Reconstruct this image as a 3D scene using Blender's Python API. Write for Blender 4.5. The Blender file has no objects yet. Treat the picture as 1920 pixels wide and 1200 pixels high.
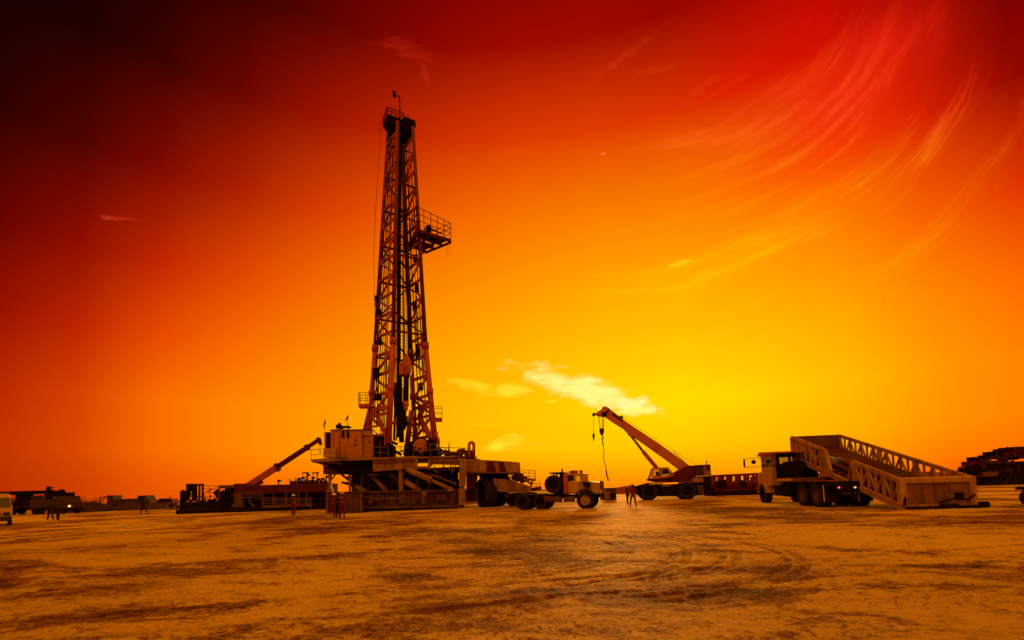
import bpy, math, random
from mathutils import Vector, Matrix, noise
random.seed(7)
R = math.radians
sc = bpy.context.scene
COL = sc.collection

# ------------------------------------------------------------------ camera
CAM_H = 1.6
FPX, CY = 850.0, 864.0   # focal length and optical-axis row in photo pixels (the photo is the upper part of a wide frame)
LENS = FPX*36/1920
PITCH, ROLL = 0.06464, 0.0302
ct, st, cr, sr = math.cos(PITCH), math.sin(PITCH), math.cos(ROLL), math.sin(ROLL)
RV = Vector((cr, sr*st, -sr*ct)); UV = Vector((sr, -cr*st, cr*ct)); FV = Vector((0, ct, st))
cam = bpy.data.objects.new('camera', bpy.data.cameras.new('camera'))
COL.objects.link(cam)
cam.data.lens = LENS; cam.data.sensor_width = 36; cam.data.shift_y = (CY-600)/1920
cam.data.clip_start = 0.1; cam.data.clip_end = 12000
m = Matrix.Identity(4)
for i in range(3):
    m[i][0] = RV[i]; m[i][1] = UV[i]; m[i][2] = -FV[i]
m[2][3] = CAM_H
cam.matrix_world = m
sc.camera = cam

# ------------------------------------------------------------------ exposure
sc.view_settings.view_transform = 'Standard'
sc.view_settings.look = 'None'
sc.view_settings.exposure = 0
sc.view_settings.gamma = 1
try: sc.view_settings.use_curve_mapping = False
except Exception: pass
sc.cycles.max_bounces = 5
sc.cycles.use_denoising = True

# ------------------------------------------------------------------ sun (low, soft, behind the crane)
SUN_AZ, SUN_EL = 13.0, 7.0
sl = bpy.data.lights.new('sun', 'SUN'); sl.energy = 2.0; sl.angle = R(7); sl.color = (1.0, 0.42, 0.07)
so = bpy.data.objects.new('sun', sl); COL.objects.link(so)
sd = Vector((math.sin(R(SUN_AZ))*math.cos(R(SUN_EL)), math.cos(R(SUN_AZ))*math.cos(R(SUN_EL)), math.sin(R(SUN_EL))))
so.rotation_euler = sd.to_track_quat('Z', 'Y').to_euler()

# ------------------------------------------------------------------ sky
# radiance (red, green) of the dusk sky by azimuth (columns) and elevation (stops)
AZ= [-50, -44, -38, -31, -23, -15, -6, 3, 12, 21, 29, 37, 44, 50]
EL= [0, 2, 5, 10, 16, 23, 31, 39, 46, 52]
SKY=[
  [(0.4565, 0.0232), (0.4666, 0.0239), (0.5102, 0.0253), (0.444, 0.012), (0.2792, 0.0021), (0.1147, 0.0), (0.021, 0.0), (0.0044, 0.0), (0.0044, 0.0), (0.0046, 0.0)] ,
  [(0.5879, 0.0437), (0.6066, 0.0475), (0.6826, 0.0639), (0.6532, 0.0503), (0.5019, 0.0167), (0.2737, 0.0034), (0.0768, 0.0001), (0.0118, 0.0), (0.0074, 0.0), (0.0076, 0.0)] ,
  [(0.7988, 0.0869), (0.8265, 0.0986), (0.9337, 0.15), (0.9345, 0.1499), (0.8057, 0.0703), (0.5351, 0.0191), (0.2123, 0.0021), (0.0433, 0.0), (0.0142, 0.0), (0.0146, 0.0)] ,
  [(0.9211, 0.127), (0.9419, 0.1483), (1.0, 0.2314), (1.0, 0.2334), (0.9472, 0.1505), (0.7615, 0.0648), (0.4271, 0.0134), (0.143, 0.001), (0.0332, 0.0), (0.0336, 0.0)] ,
  [(0.9877, 0.1635), (0.9909, 0.1975), (0.9999, 0.3105), (1.0, 0.3094), (0.9834, 0.2425), (0.9074, 0.1441), (0.6667, 0.0469), (0.3232, 0.0055), (0.0945, 0.0002), (0.068, 0.0)] ,
  [(1.0, 0.1871), (1.0, 0.2391), (1.0, 0.3858), (1.0, 0.3901), (1.0, 0.3259), (0.9758, 0.2207), (0.8286, 0.0929), (0.4894, 0.0147), (0.1873, 0.0007), (0.1046, 0.0)] ,
  [(1.0, 0.2009), (1.0, 0.2801), (1.0, 0.4639), (1.0, 0.4809), (1.0, 0.4098), (0.9936, 0.2931), (0.9226, 0.149), (0.6372, 0.0301), (0.2883, 0.0016), (0.1491, 0.0)] ,
  [(1.0, 0.207), (1.0, 0.3171), (1.0, 0.5219), (1.0, 0.5615), (1.0, 0.4798), (1.0, 0.3491), (0.9661, 0.1911), (0.7279, 0.0421), (0.3524, 0.0022), (0.1918, 0.0)] ,
  [(1.0, 0.2125), (1.0, 0.352), (1.0, 0.565), (1.0, 0.6456), (1.0, 0.5419), (1.0, 0.3917), (0.9716, 0.2111), (0.7469, 0.0441), (0.3532, 0.0023), (0.2231, 0.0)] ,
  [(0.9995, 0.2169), (0.9998, 0.3717), (1.0, 0.5746), (1.0, 0.7011), (1.0, 0.5594), (1.0, 0.3959), (0.9619, 0.1967), (0.7135, 0.0296), (0.3055, 0.001), (0.2539, 0.0)] ,
  [(0.9905, 0.2009), (0.9975, 0.3567), (1.0, 0.5266), (1.0, 0.6289), (1.0, 0.5), (1.0, 0.3445), (0.9691, 0.1396), (0.6972, 0.0095), (0.3268, 0.0002), (0.3164, 0.0001)] ,
  [(0.9655, 0.1646), (0.9915, 0.3037), (1.0, 0.4268), (1.0, 0.4879), (1.0, 0.3874), (1.0, 0.252), (0.9544, 0.0581), (0.6271, 0.0034), (0.4411, 0.0005), (0.4323, 0.0005)] ,
  [(0.9014, 0.1043), (0.9791, 0.1954), (0.9939, 0.2771), (1.0, 0.3091), (0.9969, 0.2401), (0.9438, 0.1169), (0.6883, 0.0129), (0.3416, 0.0005), (0.3698, 0.0005), (0.3973, 0.0006)] ,
  [(0.8731, 0.0754), (0.9755, 0.1342), (0.9937, 0.2033), (1.0, 0.2041), (0.9857, 0.135), (0.7544, 0.0309), (0.2821, 0.0002), (0.1402, 0.0001), (0.1615, 0.0001), (0.189, 0.0002)] ,
]


world = bpy.data.worlds.new('World'); sc.world = world
world.use_nodes = True
NT = world.node_tree; NT.nodes.clear()
def nd(t, **kw):
    n = NT.nodes.new(t)
    for k, v in kw.items(): setattr(n, k, v)
    return n
def put(s, v):
    if isinstance(v, (int, float)): s.default_value = v
    elif isinstance(v, tuple): s.default_value = v if len(v) == len(s.default_value) else v + (1,)
    else: NT.links.new(v, s)
def M(op, a, b=0.0, c=None, clamp=False):
    n = nd('ShaderNodeMath', operation=op, use_clamp=clamp)
    put(n.inputs[0], a); put(n.inputs[1], b)
    if c is not None: put(n.inputs[2], c)
    return n.outputs[0]
def SS(x, a, b, lo=0.0, hi=1.0, kind='SMOOTHSTEP'):
    n = nd('ShaderNodeMapRange', interpolation_type=kind)
    put(n.inputs[0], x); put(n.inputs[1], a); put(n.inputs[2], b); put(n.inputs[3], lo); put(n.inputs[4], hi)
    return n.outputs[0]
def MIX(f, a, b, mode='MIX'):
    n = nd('ShaderNodeMix', data_type='RGBA', blend_type=mode)
    put(n.inputs[0], f); put(n.inputs[6], a); put(n.inputs[7], b)
    return n.outputs[2]
def XYZ(x, y, z):
    n = nd('ShaderNodeCombineXYZ'); put(n.inputs[0], x); put(n.inputs[1], y); put(n.inputs[2], z); return n.outputs[0]
def NOI(vec, scale, detail=4, rough=0.55, dist=0.0):
    n = nd('ShaderNodeTexNoise'); put(n.inputs['Vector'], vec)
    n.inputs['Scale'].default_value = scale; n.inputs['Detail'].default_value = detail
    n.inputs['Roughness'].default_value = rough; n.inputs['Distortion'].default_value = dist
    return n.outputs[0]
tc = nd('ShaderNodeTexCoord')
sep = nd('ShaderNodeSeparateXYZ'); NT.links.new(tc.outputs['Generated'], sep.inputs[0])
X, Y, Z = sep.outputs
az = M('MULTIPLY', M('ARCTAN2', X, Y), 180/math.pi)
el = M('MULTIPLY', M('ARCSINE', Z), 180/math.pi)
elf = M('DIVIDE', el, 90.0, clamp=True)
BACK = [(0, (.26, .07)), (10, (.36, .10)), (30, (.75, .23)), (55, (1.45, .47)), (90, (1.3, .42))]
def ramp(stops):
    n = nd('ShaderNodeValToRGB'); NT.links.new(elf, n.inputs[0])
    cr_ = n.color_ramp
    while len(cr_.elements) > 1: cr_.elements.remove(cr_.elements[-1])
    for i, (e, c) in enumerate(stops):
        el_ = cr_.elements[0] if i == 0 else cr_.elements.new(e/90)
        el_.position = e/90; el_.color = (c[0], c[1], c[2] if len(c) > 2 else 0.0, 1)
    return n.outputs[0]
cur = None
for i, a in enumerate(AZ):
    stops = list(zip(EL, SKY[i])) + [(68, (.15, .02)), (90, (1.3, .42, .0))]
    rr = ramp(stops)
    cur = rr if cur is None else MIX(SS(az, AZ[i-1], AZ[i], kind='LINEAR'), cur, rr)
# --- wind-drawn cirrus in the upper right: streaks that follow a bent fan
P_ = M('DIVIDE', X, M('MAXIMUM', Y, .05)); Q_ = M('DIVIDE', Z, M('MAXIMUM', Y, .05))
def pq(px, py):
    d = FV + RV*((px-960)/FPX) + UV*((CY-py)/FPX)
    return d.x/d.y, d.z/d.y
PC = pq(1081, -230)           # the streaks bend about this point of the sky
dx2 = M('SUBTRACT', P_, PC[0]); dy2 = M('SUBTRACT', Q_, PC[1])
rad = M('SQRT', M('ADD', M('MULTIPLY', dx2, dx2), M('MULTIPLY', dy2, dy2)))
ang = M('ARCTAN2', dy2, dx2)
wob = M('MULTIPLY', M('SUBTRACT', NOI(XYZ(P_, Q_, 0.0), 1.6, 2), .5), .10)
radw = M('ADD', rad, wob)
s1 = NOI(XYZ(M('MULTIPLY', radw, 13.0), M('MULTIPLY', ang, 1.5), 1.3), 1.0, 5, .55, .12)
s2 = NOI(XYZ(M('MULTIPLY', radw, 42.0), M('MULTIPLY', ang, 3.2), 5.3), 1.0, 4, .6, .15)
big = NOI(XYZ(P_, Q_, 3.0), 2.1, 3, .5)
def ell(cx, cy, rx, ry, rot=0.0):
    a = M('SUBTRACT', P_, cx); b = M('SUBTRACT', Q_, cy); c, s = math.cos(rot), math.sin(rot)
    u = M('DIVIDE', M('ADD', M('MULTIPLY', a, c), M('MULTIPLY', b, s)), rx)
    v = M('DIVIDE', M('SUBTRACT', M('MULTIPLY', b, c), M('MULTIPLY', a, s)), ry)
    return M('SQRT', M('ADD', M('MULTIPLY', u, u), M('MULTIPLY', v, v))), u, v
def cell(px, py, rx, ry, deg=0.0):      # ellipse given where it stands in the sky
    cx, cy = pq(px, py); ex, ey = pq(px+rx*math.cos(R(deg)), py-rx*math.sin(R(deg))); fx, fy = pq(px-ry*math.sin(R(deg)), py-ry*math.cos(R(deg)))
    return ell(cx, cy, math.hypot(ex-cx, ey-cy), math.hypot(fx-cx, fy-cy), math.atan2(ey-cy, ex-cx))
m1 = M('MULTIPLY', SS(cell(1500, 330, 560, 300, 30)[0], 0.45, 1.0, 1, 0), SS(Q_, .75, 1.1, 1, .6))
s3 = NOI(XYZ(M('MULTIPLY', radw, 75.0), M('MULTIPLY', ang, 9.0), 2.3), 1.0, 5, .65, .3)
streak = M('ADD', M('MULTIPLY', SS(s1, .42, .72), .32), M('MULTIPLY', M('MULTIPLY', SS(s2, .42, .68), SS(s1, .36, .6)), SS(s3, .2, .65, .35, 1.1)))
streak = M('MULTIPLY', M('MULTIPLY', streak, m1), SS(big, .30, .55, .45, 1))
hi_c = MIX(SS(Q_, .44, .64), (1.0, .62, .0), (1.0, .27, .0)); hi_c = MIX(SS(Q_, .62, .90), hi_c, (1.0, .06, .010))
# the broad red plume near the top right
plume = M('MULTIPLY', SS(cell(1610, 150, 330, 125, 44)[0], .1, 1.0, 1, 0), SS(NOI(XYZ(M('MULTIPLY', radw, 5.0), ang, 8.0), 1.2, 4), .3, .65))
plume = M('MULTIPLY', plume, M('ADD', .45, M('MULTIPLY', SS(s1, .36, .66), .55)))
cur = MIX(M('MULTIPLY', plume, .85), cur, (.86, .012, .004))
cur = MIX(M('MULTIPLY', streak, .6, clamp=True), cur, hi_c, 'LIGHTEN')
CN = [NOI(XYZ(P_, M('MULTIPLY', Q_, 2.2), .7), f_, 5, .62, .4) for f_ in (13, 18, 30)]
CV = NOI(XYZ(P_, M('MULTIPLY', Q_, 2.6), 4.1), 26, 4, .6, .3)
# --- compact clouds: (px, py, half length, half height, tilt, strength, colour, noise freq)
for (px, py, rx, ry, dg, stn, colr, fq) in [
    (1072, 722, 102, 22, -17, 1.15, (1.0, .93, .24), 16), (1120, 739, 66, 18, -4, 1.15, (1.0, .93, .24), 18),
    (1183, 760, 50, 16, -6, 1.2, (1.0, .97, .34), 20), (1192, 770, 40, 7, 3, .9, (1.0, .92, .16), 22),
    (892, 722, 48, 9, -14, .8, (1.0, .72, .02), 24), (955, 733, 36, 12, 6, .85, (1.0, .76, .03), 22), (1033, 752, 13, 4, 8, .5, (1.0, .8, .03), 30),
    (946, 830, 38, 12, 14, .9, (1.0, .78, .03), 24), (1015, 833, 26, 5, 3, .3, (1.0, .7, .02), 24), (935, 795, 60, 4, 2, .25, (1.0, .7, .0), 20),
    (1275, 494, 24, 4, 14, .75, (1.0, .78, .01), 40), (1290, 508, 12, 5, -30, .3, (1.0, .5, .0), 40), (1255, 522, 40, 4, 4, .18, (1.0, .5, .0), 30),
    (220, 409, 30, 4.5, -5, .55, (.72, .05, .012), 40), (765, 95, 58, 16, -22, .30, (.62, .02, .006), 14), (797, 140, 9, 32, 12, .28, (.72, .035, .01), 18),
    (945, 288, 40, 7, 12, .14, (1.0, .12, .01), 20), (1170, 105, 70, 8, 38, .17, (.85, .06, .01), 20), (1310, 170, 50, 8, 40, .13, (.9, .08, .01), 20), (1235, 130, 34, 6, 10, .11, (.9, .08, .01), 20)]:
    d_, u_, v_ = cell(px, py, rx*1.15, ry*1.25, dg)
    nz = CN[0 if fq < 18 else 1 if fq < 28 else 2]
    mk = SS(M('ADD', d_, M('MULTIPLY', M('SUBTRACT', nz, .5), 2.5)), .28, 1.08, 1, 0)
    mk = M('MULTIPLY', mk, SS(CV, .30, .62, .4, 1))
    cur = MIX(M('MULTIPLY', mk, stn, clamp=True), cur, colr)
# --- the sky behind the camera: broad afterglow
back = ramp(BACK)
wb = SS(M('ABSOLUTE', az), 58, 100)
cur = MIX(wb, cur, back)
below = SS(el, -1.5, 0)
cur = MIX(below, (.25, .08, .0), cur)
bg = nd('ShaderNodeBackground'); NT.links.new(cur, bg.inputs[0]); bg.inputs[1].default_value = 1.0
# physical dusk sky adds its own faint share of light
nish = nd('ShaderNodeTexSky', sky_type='NISHITA', sun_disc=False, sun_elevation=R(SUN_EL), sun_rotation=R(SUN_AZ))
tint = MIX(1.0, nish.outputs[0], (1.0, .3, .0), 'MULTIPLY')
bg2 = nd('ShaderNodeBackground'); NT.links.new(tint, bg2.inputs[0]); bg2.inputs[1].default_value = 0.002
add = nd('ShaderNodeAddShader'); NT.links.new(bg.outputs[0], add.inputs[0]); NT.links.new(bg2.outputs[0], add.inputs[1])
wo = nd('ShaderNodeOutputWorld'); NT.links.new(add.outputs[0], wo.inputs[0])

# ------------------------------------------------------------------ materials
def material(name, color, rough=.7, metal=0.0, dirt=.35, dcol=None, scale=1.5, bump=.0, bscale=20, emit=None, spec=.2, streak=False):
    mt = bpy.data.materials.new(name); mt.use_nodes = True
    t = mt.node_tree; b = t.nodes['Principled BSDF']
    b.inputs['Roughness'].default_value = rough; b.inputs['Metallic'].default_value = metal
    b.inputs['Specular IOR Level'].default_value = spec
    if emit:
        b.inputs['Emission Color'].default_value = (*emit[:3], 1); b.inputs['Emission Strength'].default_value = emit[3]
    if dcol is None: dcol = tuple(c*.35 for c in color)
    if dirt > 0:
        c = t.nodes.new('ShaderNodeTexCoord'); mp = t.nodes.new('ShaderNodeMapping')
        mp.inputs['Scale'].default_value = (1, 1, .3) if streak else (1, 1, 1)
        n = t.nodes.new('ShaderNodeTexNoise'); n.inputs['Scale'].default_value = scale; n.inputs['Detail'].default_value = 6; n.inputs['Roughness'].default_value = .65
        t.links.new(c.outputs['Object'], mp.inputs[0]); t.links.new(mp.outputs[0], n.inputs['Vector'])
        r_ = t.nodes.new('ShaderNodeMapRange'); r_.interpolation_type = 'SMOOTHSTEP'
        r_.inputs[1].default_value = .38; r_.inputs[2].default_value = .68; r_.inputs[4].default_value = dirt
        t.links.new(n.outputs[0], r_.inputs[0])
        mx = t.nodes.new('ShaderNodeMix'); mx.data_type = 'RGBA'
        mx.inputs[6].default_value = (*color, 1); mx.inputs[7].default_value = (*dcol, 1)
        t.links.new(r_.outputs[0], mx.inputs[0]); t.links.new(mx.outputs[2], b.inputs['Base Color'])
        if bump:
            n2 = t.nodes.new('ShaderNodeTexNoise'); n2.inputs['Scale'].default_value = bscale; n2.inputs['Detail'].default_value = 4
            t.links.new(c.outputs['Object'], n2.inputs['Vector'])
            bp = t.nodes.new('ShaderNodeBump'); bp.inputs['Strength'].default_value = bump; bp.inputs['Distance'].default_value = .02
            t.links.new(n2.outputs[0], bp.inputs['Height']); t.links.new(bp.outputs[0], b.inputs['Normal'])
    else:
        b.inputs['Base Color'].default_value = (*color, 1)
    return mt
MT = dict(
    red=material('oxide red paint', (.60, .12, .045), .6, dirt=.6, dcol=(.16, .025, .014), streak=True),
    dred2=material('shade-darkened red mast paint', (.20, .025, .014), .65, dirt=.6, dcol=(.05, .01, .008), streak=True),  # red darkened to imitate the backlit upper mast; the lattice trailer shares it
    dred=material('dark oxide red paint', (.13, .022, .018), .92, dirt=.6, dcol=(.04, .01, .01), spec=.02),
    tan=material('sand coloured paint', (.38, .21, .10), .6, dirt=.85, dcol=(.11, .045, .02), streak=True, scale=1.1),
    dtan=material('grimy tan paint', (.20, .085, .035), .7, dirt=.7, dcol=(.07, .025, .015), streak=True),
    cattan=material('weathered catwalk paint', (.50, .28, .12), .6, dirt=.7, dcol=(.15, .06, .025), scale=2.2, streak=True),
    skid=material('brown skid steel', (.13, .055, .022), .7, dirt=.8, dcol=(.03, .012, .008), scale=1.2),
    cream=material('cream vehicle paint', (.56, .34, .15), .45, dirt=.5, dcol=(.26, .12, .05), scale=1.8, streak=True),
    cabin=material('faded orange cabin paint', (.58, .24, .08), .6, dirt=.4, dcol=(.3, .1, .05), streak=True),
    boom=material('crane orange paint', (.62, .20, .08), .5, dirt=.35, dcol=(.34, .10, .04)),
    dark=material('black steel', (.014, .008, .007), .92, dirt=.5, dcol=(.035, .014, .008), spec=.02),
    mid=material('oily brown steel', (.07, .03, .018), .6, dirt=.6, dcol=(.025, .01, .008)),
    mid2=material('greasy machinery steel', (.035, .015, .009), .6, dirt=.5, dcol=(.10, .045, .02), scale=.8),
    dtan2=material('rusty tan panel', (.30, .135, .05), .65, dirt=.8, dcol=(.10, .04, .018), scale=1.6, streak=True),
    rail=material('worn yellow railing paint', (.30, .16, .06), .6, dirt=.4),
    tyre=material('tyre rubber', (.018, .011, .009), .9, dirt=.6, dcol=(.06, .026, .012), scale=3),
    rim=material('painted rim', (.34, .20, .10), .55, dirt=.5),
    glass=material('dark window glass', (.012, .008, .008), .08, dirt=0, spec=.6),
    chrome=material('bright bare metal', (.7, .6, .5), .25, metal=.8, dirt=.3),
    wire=material('steel wire rope', (.05, .025, .015), .6, dirt=0),
    white=material('white helmet plastic', (.85, .75, .62), .35, dirt=0),
    yhat=material('yellow helmet plastic', (.75, .55, .12), .35, dirt=0),
    skin=material('skin', (.24, .12, .07), .6, dirt=0),
    coverall=material('red coverall cloth', (.15, .016, .014), .9, dirt=.4, scale=6),
    ocover=material('orange coverall cloth', (.17, .03, .012), .9, dirt=.4, scale=6),
    dcloth=material('dark work cloth', (.03, .018, .02), .9, dirt=.3, scale=6),
    boot=material('dark boot leather', (.02, .012, .01), .7, dirt=0),
    stripe=material('reflective stripe', (.34, .22, .15), .4, dirt=0),
    lamp=material('lit headlamp', (1, .9, .7), .3, dirt=0, emit=(1, .5, .16, 2.0)),
    tail=material('lit tail lamp', (.6, .1, .05), .3, dirt=0, emit=(1, .12, .08, 1.2)),
    olamp=material('lit marker lamp', (.8, .5, .2), .3, dirt=0, emit=(1, .45, .12, 1.0)),
    whitep=material('pale painted stripe', (.75, .62, .45), .5, dirt=.4),
    pipe=material('stacked drill pipe steel', (.11, .04, .025), .5, dirt=.6, dcol=(.04, .012, .01)),
    clear=None,
    leaf=material('dusty shrub leaves', (.05, .03, .012), .9, dirt=.4),
)

def clear_glass():
    mt = bpy.data.materials.new('cab window glass'); mt.use_nodes = True; t = mt.node_tree; t.nodes.clear()
    a = t.nodes.new('ShaderNodeBsdfTransparent'); a.inputs[0].default_value = (.8, .78, .75, 1); g = t.nodes.new('ShaderNodeBsdfGlossy'); g.inputs['Roughness'].default_value = .05
    f = t.nodes.new('ShaderNodeFresnel'); x = t.nodes.new('ShaderNodeMixShader'); o = t.nodes.new('ShaderNodeOutputMaterial')
    t.links.new(f.outputs[0], x.inputs[0]); t.links.new(a.outputs[0], x.inputs[1]); t.links.new(g.outputs[0], x.inputs[2]); t.links.new(x.outputs[0], o.inputs[0]); return mt
MT['clear'] = clear_glass()

# ------------------------------------------------------------------ mesh builder
class MB:
    def __init__(s): s.v = []; s.f = []; s.smooth = []; s.pr = []
    def add(s, vs, fs, sm=False):
        o = len(s.v); s.pr.append(o); s.v += [tuple(v) for v in vs]; s.f += [tuple(i+o for i in f) for f in fs]; s.smooth += [sm]*len(fs); return s
    def box(s, x0, x1, y0, y1, z0, z1):
        if x0 > x1: x0, x1 = x1, x0
        if y0 > y1: y0, y1 = y1, y0
        if z0 > z1: z0, z1 = z1, z0
        vs = [(x, y, z) for z in (z0, z1) for x, y in ((x0, y0), (x1, y0), (x1, y1), (x0, y1))]
        return s.add(vs, [(3,2,1,0), (4,5,6,7), (0,1,5,4), (1,2,6,5), (2,3,7,6), (3,0,4,7)])
    def beam(s, p, q, w=.15, h=None):
        h = h or w; p = Vector(p); q = Vector(q); d = q-p
        if d.length < 1e-5: return s
        d.normalize(); up = Vector((0,0,1)) if abs(d.z) < .95 else Vector((0,1,0))
        a = d.cross(up).normalized()*(w/2); b = a.cross(d).normalized()*(h/2)
        vs = [c+e for c in (p, q) for e in (-a-b, a-b, a+b, -a+b)]
        return s.add(vs, [(3,2,1,0), (4,5,6,7), (0,1,5,4), (1,2,6,5), (2,3,7,6), (3,0,4,7)])
    def tube(s, p, q, r=.05, r2=None, n=8):
        r2 = r if r2 is None else r2; p = Vector(p); q = Vector(q); d = q-p
        if d.length < 1e-6: return s
        d.normalize(); up = Vector((0,0,1)) if abs(d.z) < .95 else Vector((0,1,0))
        a = d.cross(up).normalized(); b = a.cross(d).normalized(); vs = []
        for c, rr in ((p, r), (q, r2)):
            for i in range(n):
                t = 2*math.pi*i/n; vs.append(c+a*(rr*math.cos(t))+b*(rr*math.sin(t)))
        o = len(s.v)
        s.add(vs, [(i, (i+1) % n, n+(i+1) % n, n+i) for i in range(n)], n > 6)
        s.f += [tuple(o+i for i in range(n-1, -1, -1)), tuple(o+n+i for i in range(n))]; s.smooth += [False, False]
        return s
    def path(s, pts, r=.05, n=8):
        for a, b in zip(pts, pts[1:]): s.tube(a, b, r, n=n)
        return s
    def prism(s, poly, v0, v1):                 # outline in (u, z) given real depth along v
        n = len(poly); vs = [(p[0], v0, p[1]) for p in poly] + [(p[0], v1, p[1]) for p in poly]
        return s.add(vs, [tuple(range(n)), tuple(range(2*n-1, n-1, -1))] + [(i, n+i, n+(i+1) % n, (i+1) % n) for i in range(n)])
    def loft(s, rings, cap=True, sm=True):
        n = len(rings[0]); vs = [v for r_ in rings for v in r_]; fs = []
        for k in range(len(rings)-1):
            for i in range(n): fs.append((k*n+i, k*n+(i+1) % n, (k+1)*n+(i+1) % n, (k+1)*n+i))
        o = len(s.v); s.add(vs, fs, sm)
        if cap:
            s.f += [tuple(o+i for i in range(n-1, -1, -1)), tuple(o+(len(rings)-1)*n+i for i in range(n))]; s.smooth += [False]*2
        return s
    def ball(s, c, rx, ry=None, rz=None, n=10, k=6, z0=-1.0):
        ry = ry or rx; rz = rz or rx; rings = []
        for j in range(k+1):
            t = math.asin(z0) + (math.pi/2-math.asin(z0))*j/k; rr = max(math.cos(t), .02)
            rings.append([(c[0]+rx*rr*math.cos(2*math.pi*i/n), c[1]+ry*rr*math.sin(2*math.pi*i/n), c[2]+rz*math.sin(t)) for i in range(n)])
        return s.loft(rings)
    def rail(s, pts, h=1.05, step=1.2, r=.024, levels=(.5, 1.0), toe=False):
        pts = [Vector(p) for p in pts]
        for a, b in zip(pts, pts[1:]):
            n = max(1, round((b-a).length/step))
            for i in range(n+1):
                p = a.lerp(b, i/n); s.tube(p, p+Vector((0, 0, h)), r, n=5)
            for l in levels: s.tube(a+Vector((0, 0, h*l)), b+Vector((0, 0, h*l)), r, n=5)
            if toe: s.beam(a+Vector((0, 0, .08)), b+Vector((0, 0, .08)), .015, .14)
        return s
    def build(s, name, mat, parent=None, bevel=0):
        me = bpy.data.meshes.new(name); me.from_pydata([tuple(v) for v in s.v], [], s.f); me.update()
        for p, sm in zip(me.polygons, s.smooth): p.use_smooth = sm
        o = bpy.data.objects.new(name, me); COL.objects.link(o)
        me.materials.append(MT[mat] if isinstance(mat, str) else mat)
        if parent: o.parent = parent
        if bevel:
            bm_ = o.modifiers.new('bevel', 'BEVEL'); bm_.width = bevel; bm_.segments = 2; bm_.limit_method = 'ANGLE'
        return o

def build_each(mb, name, mat, parent=None, gap=.02):
    """one object per separate piece: primitives whose boxes touch stay together"""
    st_ = mb.pr+[len(mb.v)]; n = len(mb.pr); bb = []
    for i in range(n):
        vs = mb.v[st_[i]:st_[i+1]]; bb.append([(min(v[k] for v in vs)-gap, max(v[k] for v in vs)+gap) for k in range(3)])
    par = list(range(n))
    def find(i):
        while par[i] != i: i = par[i]
        return i
    for i in range(n):
        for j in range(i):
            if all(bb[i][k][0] <= bb[j][k][1] and bb[j][k][0] <= bb[i][k][1] for k in range(3)): par[find(i)] = find(j)
    import bisect
    groups = {}
    for i in range(n): groups.setdefault(find(i), []).append(i)
    fo = {}
    for fi, f in enumerate(mb.f): fo.setdefault(bisect.bisect_right(mb.pr, f[0])-1, []).append(fi)
    out = []
    for g in groups.values():
        m_ = MB(); mp_ = {}
        for i in g:
            for k in range(st_[i], st_[i+1]): mp_[k] = len(m_.v); m_.v.append(mb.v[k])
        for i in g:
            for fi in fo.get(i, []): m_.f.append(tuple(mp_[k] for k in mb.f[fi])); m_.smooth.append(mb.smooth[fi])
        out.append(m_.build(name, mat, parent))
    return out

def tag(o, label=None, cat=None, group=None, kind=None):
    if label: o['label'] = label
    if cat: o['category'] = cat
    if group: o['group'] = group
    if kind: o['kind'] = kind
    return o
def thing(name, label, cat, loc=(0, 0, 0), rz=0.0, group=None):
    o = bpy.data.objects.new(name, None); COL.objects.link(o)
    o.empty_display_size = .5; o.location = loc; o.rotation_euler = (0, 0, rz)
    return tag(o, label, cat, group)

class Frame:
    """A local frame standing on the ground; p() reads off where a sight line meets one of its planes."""
    def __init__(s, px, py=None, Y=None, deg=0.0):
        d = FV + RV*((px-960)/FPX) + UV*((CY-(py if py is not None else 925))/FPX)
        k = Y/d.y if Y else CAM_H/-d.z
        s.o = Vector((d.x*k, d.y*k, 0)); s.deg = deg
        a = R(deg); s.u = Vector((math.cos(a), math.sin(a), 0)); s.v = Vector((-math.sin(a), math.cos(a), 0))
    def loc(s, w):
        d = Vector(w)-s.o; return Vector((d.dot(s.u), d.dot(s.v), d.z))
    def wor(s, l): return s.o + s.u*l[0] + s.v*l[1] + Vector((0, 0, l[2]))
    def ray(s, px, py): return FV + RV*((px-960)/FPX) + UV*((CY-py)/FPX)
    def p(s, px, py, v=0.0):
        d = s.ray(px, py); c = Vector((0, 0, CAM_H)); k = (v-(c-s.o).dot(s.v))/d.dot(s.v); return s.loc(c+d*k)
    def pu(s, px, py, u=0.0):
        d = s.ray(px, py); c = Vector((0, 0, CAM_H)); k = (u-(c-s.o).dot(s.u))/d.dot(s.u); return s.loc(c+d*k)
    def pz(s, px, py, z=0.0):
        d = s.ray(px, py); k = (z-CAM_H)/d.z; return s.loc(Vector((0, 0, CAM_H))+d*k)
    def uat(s, px, v, z):
        w0 = s.wor((0, v, z))-Vector((0, 0, CAM_H)); a = (px-960)/FPX
        return -(w0.dot(RV)-a*w0.dot(FV))/(s.u.dot(RV)-a*s.u.dot(FV))
    def poly(s, pts, v=0.0):
        return [(q[0], q[2]) for q in (s.p(x, y, v) for x, y in pts)]
    def thing(s, name, label, cat, group=None): return thing(name, label, cat, s.o, R(s.deg), group)

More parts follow.
